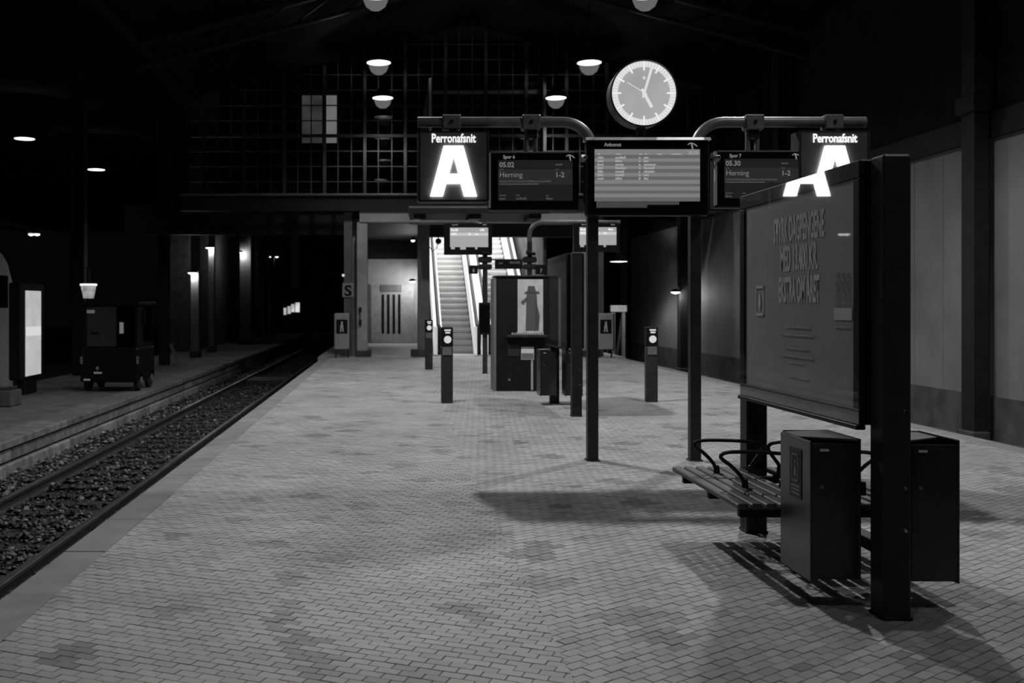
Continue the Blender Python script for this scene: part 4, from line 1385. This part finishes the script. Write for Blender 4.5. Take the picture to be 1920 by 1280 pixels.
# ================================================================== LEFT PLATFORM
def tug():
    y0, x0, x1 = 23.9, -7.30, -5.98
    xc = (x0 + x1) / 2
    t = thing('luggage_tug', 'small dark boxy luggage tug parked on the left platform', 'vehicle', (xc, y0 + .8, LZ))
    L = 1.7
    b = box('body', tugblack, x0, x1, y0, y0 + L, LZ + 0.22, LZ + 1.05, t, 0.05)
    box('bumper', tugblack, x0 - 0.02, x1 + 0.02, y0 - 0.07, y0, LZ + 0.24, LZ + 0.38, t, 0.02)
    box('roof', tugblack, x0 - 0.02, x1 + 0.05, y0 + 0.03, y0 + L, LZ + 2.02, LZ + 2.13, t, 0.03)
    for (x, y) in ((x0 + 0.03, y0 + 0.06), (x1 - 0.09, y0 + 0.06), (x0 + 0.03, y0 + L - 0.12), (x1 - 0.09, y0 + L - 0.12)):
        box('pillar', tugblack if x > xc else tugblack, x, x + 0.06, y, y + 0.06, LZ + 1.05, LZ + 2.03, t)
    box('windshield', winglass, x0 + 0.08, x1 - 0.08, y0 + 0.07, y0 + 0.08, LZ + 1.07, LZ + 2.0, t)
    box('side_window', winglass, x1 - 0.05, x1 - 0.04, y0 + 0.14, y0 + L - 0.14, LZ + 1.07, LZ + 2.0, t)
    box('rear_wall', tugblack, x0 + 0.08, x1 - 0.1, y0 + L - 0.1, y0 + L - 0.05, LZ + 1.05, LZ + 2.02, t)
    box('dashboard', tugblack, x0 + 0.1, x1 - 0.1, y0 + 0.1, y0 + 0.3, LZ + 1.05, LZ + 1.15, t, 0.02)
    box('seat', tugblack, xc - 0.3, xc + 0.3, y0 + 0.9, y0 + 1.3, LZ + 1.05, LZ + 1.65, t, 0.06)
    MB().tube([(xc - 0.2 + .18 * math.cos(a * PI / 6), y0 + 0.45, LZ + 1.25 + .18 * math.sin(a * PI / 6)) for a in range(12)], 0.015, 6, closed=True).build('steering_wheel', rubber, t, smooth=True)
    for x in (x0 + 0.02, x1 - 0.16):
        for y in (y0 + 0.3, y0 + L - 0.35):
            w = MB().lathe([(0.0, 0.0), (0.18, 0.0), (0.24, 0.02), (0.25, 0.07), (0.24, 0.12), (0.18, 0.14), (0.0, 0.14)], (x + (0.02 if x > xc else -0.02), y, LZ + 0.25), 'x', 20).build('wheel', rubber, t, smooth=True)
            MB().lathe([(0.0, 0.0), (0.09, 0.0), (0.09, 0.02), (0.0, 0.02)], (x + (0.16 if x > xc else -0.04), y, LZ + 0.25), 'x', 14).build('hubcap', midgrey, w)
    xb = X(183, y0)
    mb = MB()
    fn = lambda u, v, d: (xb + u, y0 - d, Z(690, y0) + v)
    fix_normals(mb.prism([(0, 0.06), (0.05, 0), (0, -0.06), (-0.05, 0)], fn, 0.0, 0.02).build('badge', chrome, t))
    box('number_plate', paper, X(176, y0), X(191, y0), y0 - 0.01, y0 + 0.002, Z(700.5, y0), Z(697, y0), t)
    box('headlamp', paper, X(159, y0), X(171, y0), y0 - 0.09, y0 - 0.07, Z(713, y0), Z(709.5, y0), t)
    for px in (153, 258):
        box('marker_lamp', midgrey, X(px - 2, y0), X(px + 2, y0), y0 - 0.02, y0 + 0.002, Z(682, y0), Z(668, y0), t)
    box('sticker', paper, X(156, y0), X(176, y0), y0 + 0.065, y0 + 0.069, Z(587, y0), Z(581, y0), t)
    box('wiper', tugblack, X(168, y0), X(183, y0), y0 + 0.06, y0 + 0.068, Z(627, y0), Z(622, y0), t)
    m = box('mirror_arm', tugblack, x1, x1 + 0.10, y0 + 0.05, y0 + 0.08, LZ + 1.9, LZ + 1.93, t)
    box('mirror', tugblack, x1 + 0.06, x1 + 0.16, y0 + 0.03, y0 + 0.08, LZ + 1.62, LZ + 1.92, t, 0.02)
    box('windshield_glint', spot_e, X(224, y0 + .8), X(231, y0 + .8), y0 + 0.8, y0 + 0.83, Z(625, y0 + .8), Z(604, y0 + .8), t)  # glowing block stands in for a reflection in the windshield
tug()
# warning beacon and lit strip seen above the tug roof: a round pillar with lamp behind
t = thing('lantern', 'bright glass lantern on a short post behind the dark tug', 'lantern', (X(166, 27), 27.0, LZ))
box('post', iron, X(163, 27), X(169, 27), 26.95, 27.05, LZ, Z(560, 27), t)
MB().lathe([(0.13, 0.0), (0.19, 0.34), (0.21, 0.34), (0.21, 0.40), (0.05, 0.42), (0.05, 0.80), (0.09, 0.82), (0.0, 0.83)], (X(166, 27), 27.0, Z(560, 27)), 'z', 16).build('housing', dark, t, smooth=True)
MB().lathe([(0.135, 0.01), (0.198, 0.335)], (X(166, 27), 27.0, Z(560, 27)), 'z', 16, caps=False).build('glass_body', emit('lantern_glow', 0.30, 0.2, 0.4, 6), t, smooth=True)
MB().lathe([(0.215, 0.345), (0.225, 0.375), (0.215, 0.40)], (X(166, 27), 27.0, Z(560, 27)), 'z', 16).build('glow_ring', emit('lantern_ring', 1.2), t, smooth=True)
# lit poster column
def lit_column():
    xf, y0, y1 = -8.28, 22.95, 23.95
    t = thing('lit_poster_case', 'glowing white poster case standing edge on at the far left platform', 'advertising panel', (xf - .15, 23.4, LZ))
    box('case', black, xf - 0.30, xf - 0.012, y0 - 0.25, y1 + 0.25, LZ + 0.35, LZ + 2.55, t, 0.03)
    box('lit_sheet', litposter, xf - 0.012, xf, y0, y1, Z(703, 23.4), Z(545, 23.4), t)
    box('bright_band', emit('lit_band', 0.62, 0.3), xf, xf + 0.003, y0 + .01, y1 - .01, Z(629, 23.4), Z(612, 23.4), t)
    box('foot', black, xf - 0.24, xf - 0.06, y0 + .1, y1 - .1, LZ, LZ + 0.36, t, 0.02)
lit_column()
t = thing('planter_box', 'low dark square planter box at the left picture edge', 'planter', (-7.8, 20.6, LZ))
box('tub', concrete_dark, -8.2, -7.62, 20.3, 20.9, LZ, LZ + 0.32, t, 0.02)
box('soil', bedmat, -8.14, -7.68, 20.36, 20.84, LZ + 0.3, LZ + 0.325, t)
# standing train, only its end in view
def train():
    x0, x1, y0 = -12.6, -9.62, 26.5
    zb, zt = -0.55, 3.35
    t = thing('train_car', 'pale rounded end of a standing train car at the far left edge', 'train', ((x0 + x1) / 2, y0 - 6, -1.0))
    sec = [(x0, zb), (x1, zb), (x1, 2.3), (x1 - 0.15, 2.9), (x1 - 0.55, 3.25), (x1 - 1.4, zt), (x0 + 0.55, 3.25), (x0 + 0.15, 2.9), (x0, 2.3)]
    xc = (x0 + x1) / 2
    mb = MB()
    n = len(sec)
    rings = [(0.0, 0.78), (-0.35, 0.90), (-1.1, 1.0), (-14.0, 1.0)]
    vs, fs = [], []
    for (dy, k) in rings:
        for (u, v) in sec:
            vs.append((xc + (u - xc) * k, y0 + dy, zb + (v - zb) * (0.4 + 0.6 * k)))
    for i in range(len(rings) - 1):
        for j in range(n):
            l = (j + 1) % n
            fs.append((i * n + j, i * n + l, (i + 1) * n + l, (i + 1) * n + j))
    fs += [tuple(range(n))[::-1], tuple(3 * n + j for j in range(n))]
    fix_normals(mb.add(vs, fs).build('body', train_m, t))
    box('windscreen', screen_bk, xc - 0.95, xc + 0.95, y0 - 0.1, y0 + 0.02, 1.5, 2.55, t, 0.03)
    box('skirt', black, x0 + .1, x1 - .1, y0 - 13, y0 - 0.1, -0.95, zb, t)
    box('bumper_beam', black, x0 + .3, x1 - .3, y0 - 0.1, y0 + 0.25, -0.6, 0.55, t, 0.06)
    for k in range(5):
        box('side_window', screen_bk, x1 - 0.01, x1 + 0.012, y0 - 2.6 - k * 2.2, y0 - 1.1 - k * 2.2, 1.55, 2.35, t)
    for dx in (-0.8, 0.8):
        MB().lathe([(0.0, 0.03), (0.1, 0.02), (0.13, -0.02)], (xc + dx, y0 + 0.25, 0.2), 'y', 14).build('lamp', midgrey, t)
train()
t = thing('twin_spotlight', 'pair of tiny white spotlights high at the far left', 'spotlight', (X(64, 52), 52, Z(440, 52)))
for px in (58.5, 69.5):
    MB().lathe([(0.0, 0.0), (0.15, -0.01), (0.12, -0.08), (0.0, -0.12)], (X(px, 52), 52.0, Z(438, 52)), 'z', 12).build('lamp_head', spot_e, t, smooth=True)
box('bar', iron, X(54, 52), X(74, 52), 35.97, 52.03, Z(438, 52), Z(436, 52), t)
MB().tube([(X(64, 52), 52, Z(436, 52)), (X(64, 52), 52, 8.2)], 0.02, 6).build('drop_rod', iron, t)

# columns with wall lamps along the left platform
def left_column(px, pyb, w, d):
    y = ground_y(pyb, LZ)
    x = X(px, y)
    c = struct(box('platform_column', midgrey, x - w / 2, x + w / 2, y, y + d, LZ, 7.9))
    box('column_base', concrete_dark, x - w / 2 - .05, x + w / 2 + .05, y - .05, y + d + .05, LZ, LZ + .3, c, .02)
    return x, y
x, y = left_column(365, 670, 0.30, 0.3)
wall_lamp('lit wall lamp lowest of those on the left platform columns', X(360, y - .3), y - 0.22, Z(511, y - .22), 1, 26, 0.34)
x, y = left_column(396, 660, 0.24, 0.3)
wall_lamp('lit wall lamp highest of those on the left platform columns', X(393, y - .3), y - 0.22, Z(464, y - .22), 1, 26, 0.36)
x, y = left_column(460, 646, 0.56, 0.4)
wall_lamp('small lit wall lamp over the broad pale column on the left platform', X(452, y - .35), y - 0.3, Z(473, y - .3), 1, 36, 0.16)
for px, lab in ((508, 'faint lamp dot'), (519, 'brighter lamp dot')):
    wall_lamp('%s beyond the broad pale column' % lab, X(px, 66), 66, Z(481, 66), 1, 6, 0.2)
    struct(box('platform_column', iron, X(px, 66) - 0.4, X(px, 66) - 0.16, 65.9, 66.1, LZ, 7.9))
for k, yy in enumerate((12.0, 20.5, 29.5)):
    cst = struct(box('hall_column', iron, -9.3, -8.95, yy, yy + 0.35, LZ, 8.2)) if k else None
wl = struct(box('wall_left', concrete_dark, -10.0, -9.0, 45.0, 90, -1.0, 8.2))
t = thing('leaning_plank', 'pale plank leaning on the dark column at the left', 'plank', (X(328, 34.6), 34.6, LZ))
fix_normals(MB().prism([(317, 645), (322, 643), (337, 679), (331, 683)], lambda u, v, d: (X(u, 34.6), 34.6 + d, Z(v, 34.6)), 0, 0.05).build('board', wallpaint, t))
struct(box('hall_column.003', iron, X(300, 34.9), X(318, 34.9), 34.7, 35.0, LZ, 8.2))
# distant carriage with lit windows
t = thing('distant_train', 'distant train with a few lit windows down the left track', 'train', (X(548, 78), 80, -0.7))
box('body', iron, X(525, 78), X(575, 78), 78, 98, -0.7, 3.0, t, 0.1)
for (a, b, c, d) in ((532, 537, 590, 577), (539, 545, 588, 574), (546, 552, 585, 570), (553.5, 562, 585, 567)):
    box('window', farwin, X(a, 78), X(b, 78), 77.95, 78.01, Z(c, 78), Z(d, 78), t)

# ================================================================== RIGHT SIDE
wall_lamp('lit wall lamp on the column of the right wall, behind the validator post', WX - 0.62, 35.6, Z(547, 35.6), -1, 60, 0.3)
t = thing('buffer_stop', 'grey buffer stop frame at the end of the right track', 'buffer stop', (X(1160, 40), 40, -0.97))
box('beam', palegrey, X(1145, 40), X(1176, 40), 40, 40.2, Z(585, 40), Z(572, 40), t, 0.02)
for px in (1151, 1170):
    box('upright', midgrey, X(px - 3, 40), X(px + 3, 40), 40.05, 40.3, -0.97, Z(585, 40), t)
    MB().tube([(X(px, 40), 40.2, Z(587, 40)), (X(px, 40), 41.6, -0.95)], 0.06, 6).build('brace', midgrey, t)

# far dark ends of the two tracks
struct(box('wall_end', iron, -9.0, -1.5, 100, 100.4, -1, 9))
struct(box('wall_end.001', iron, 6.7, 10.7, 62, 62.4, -1, 9))
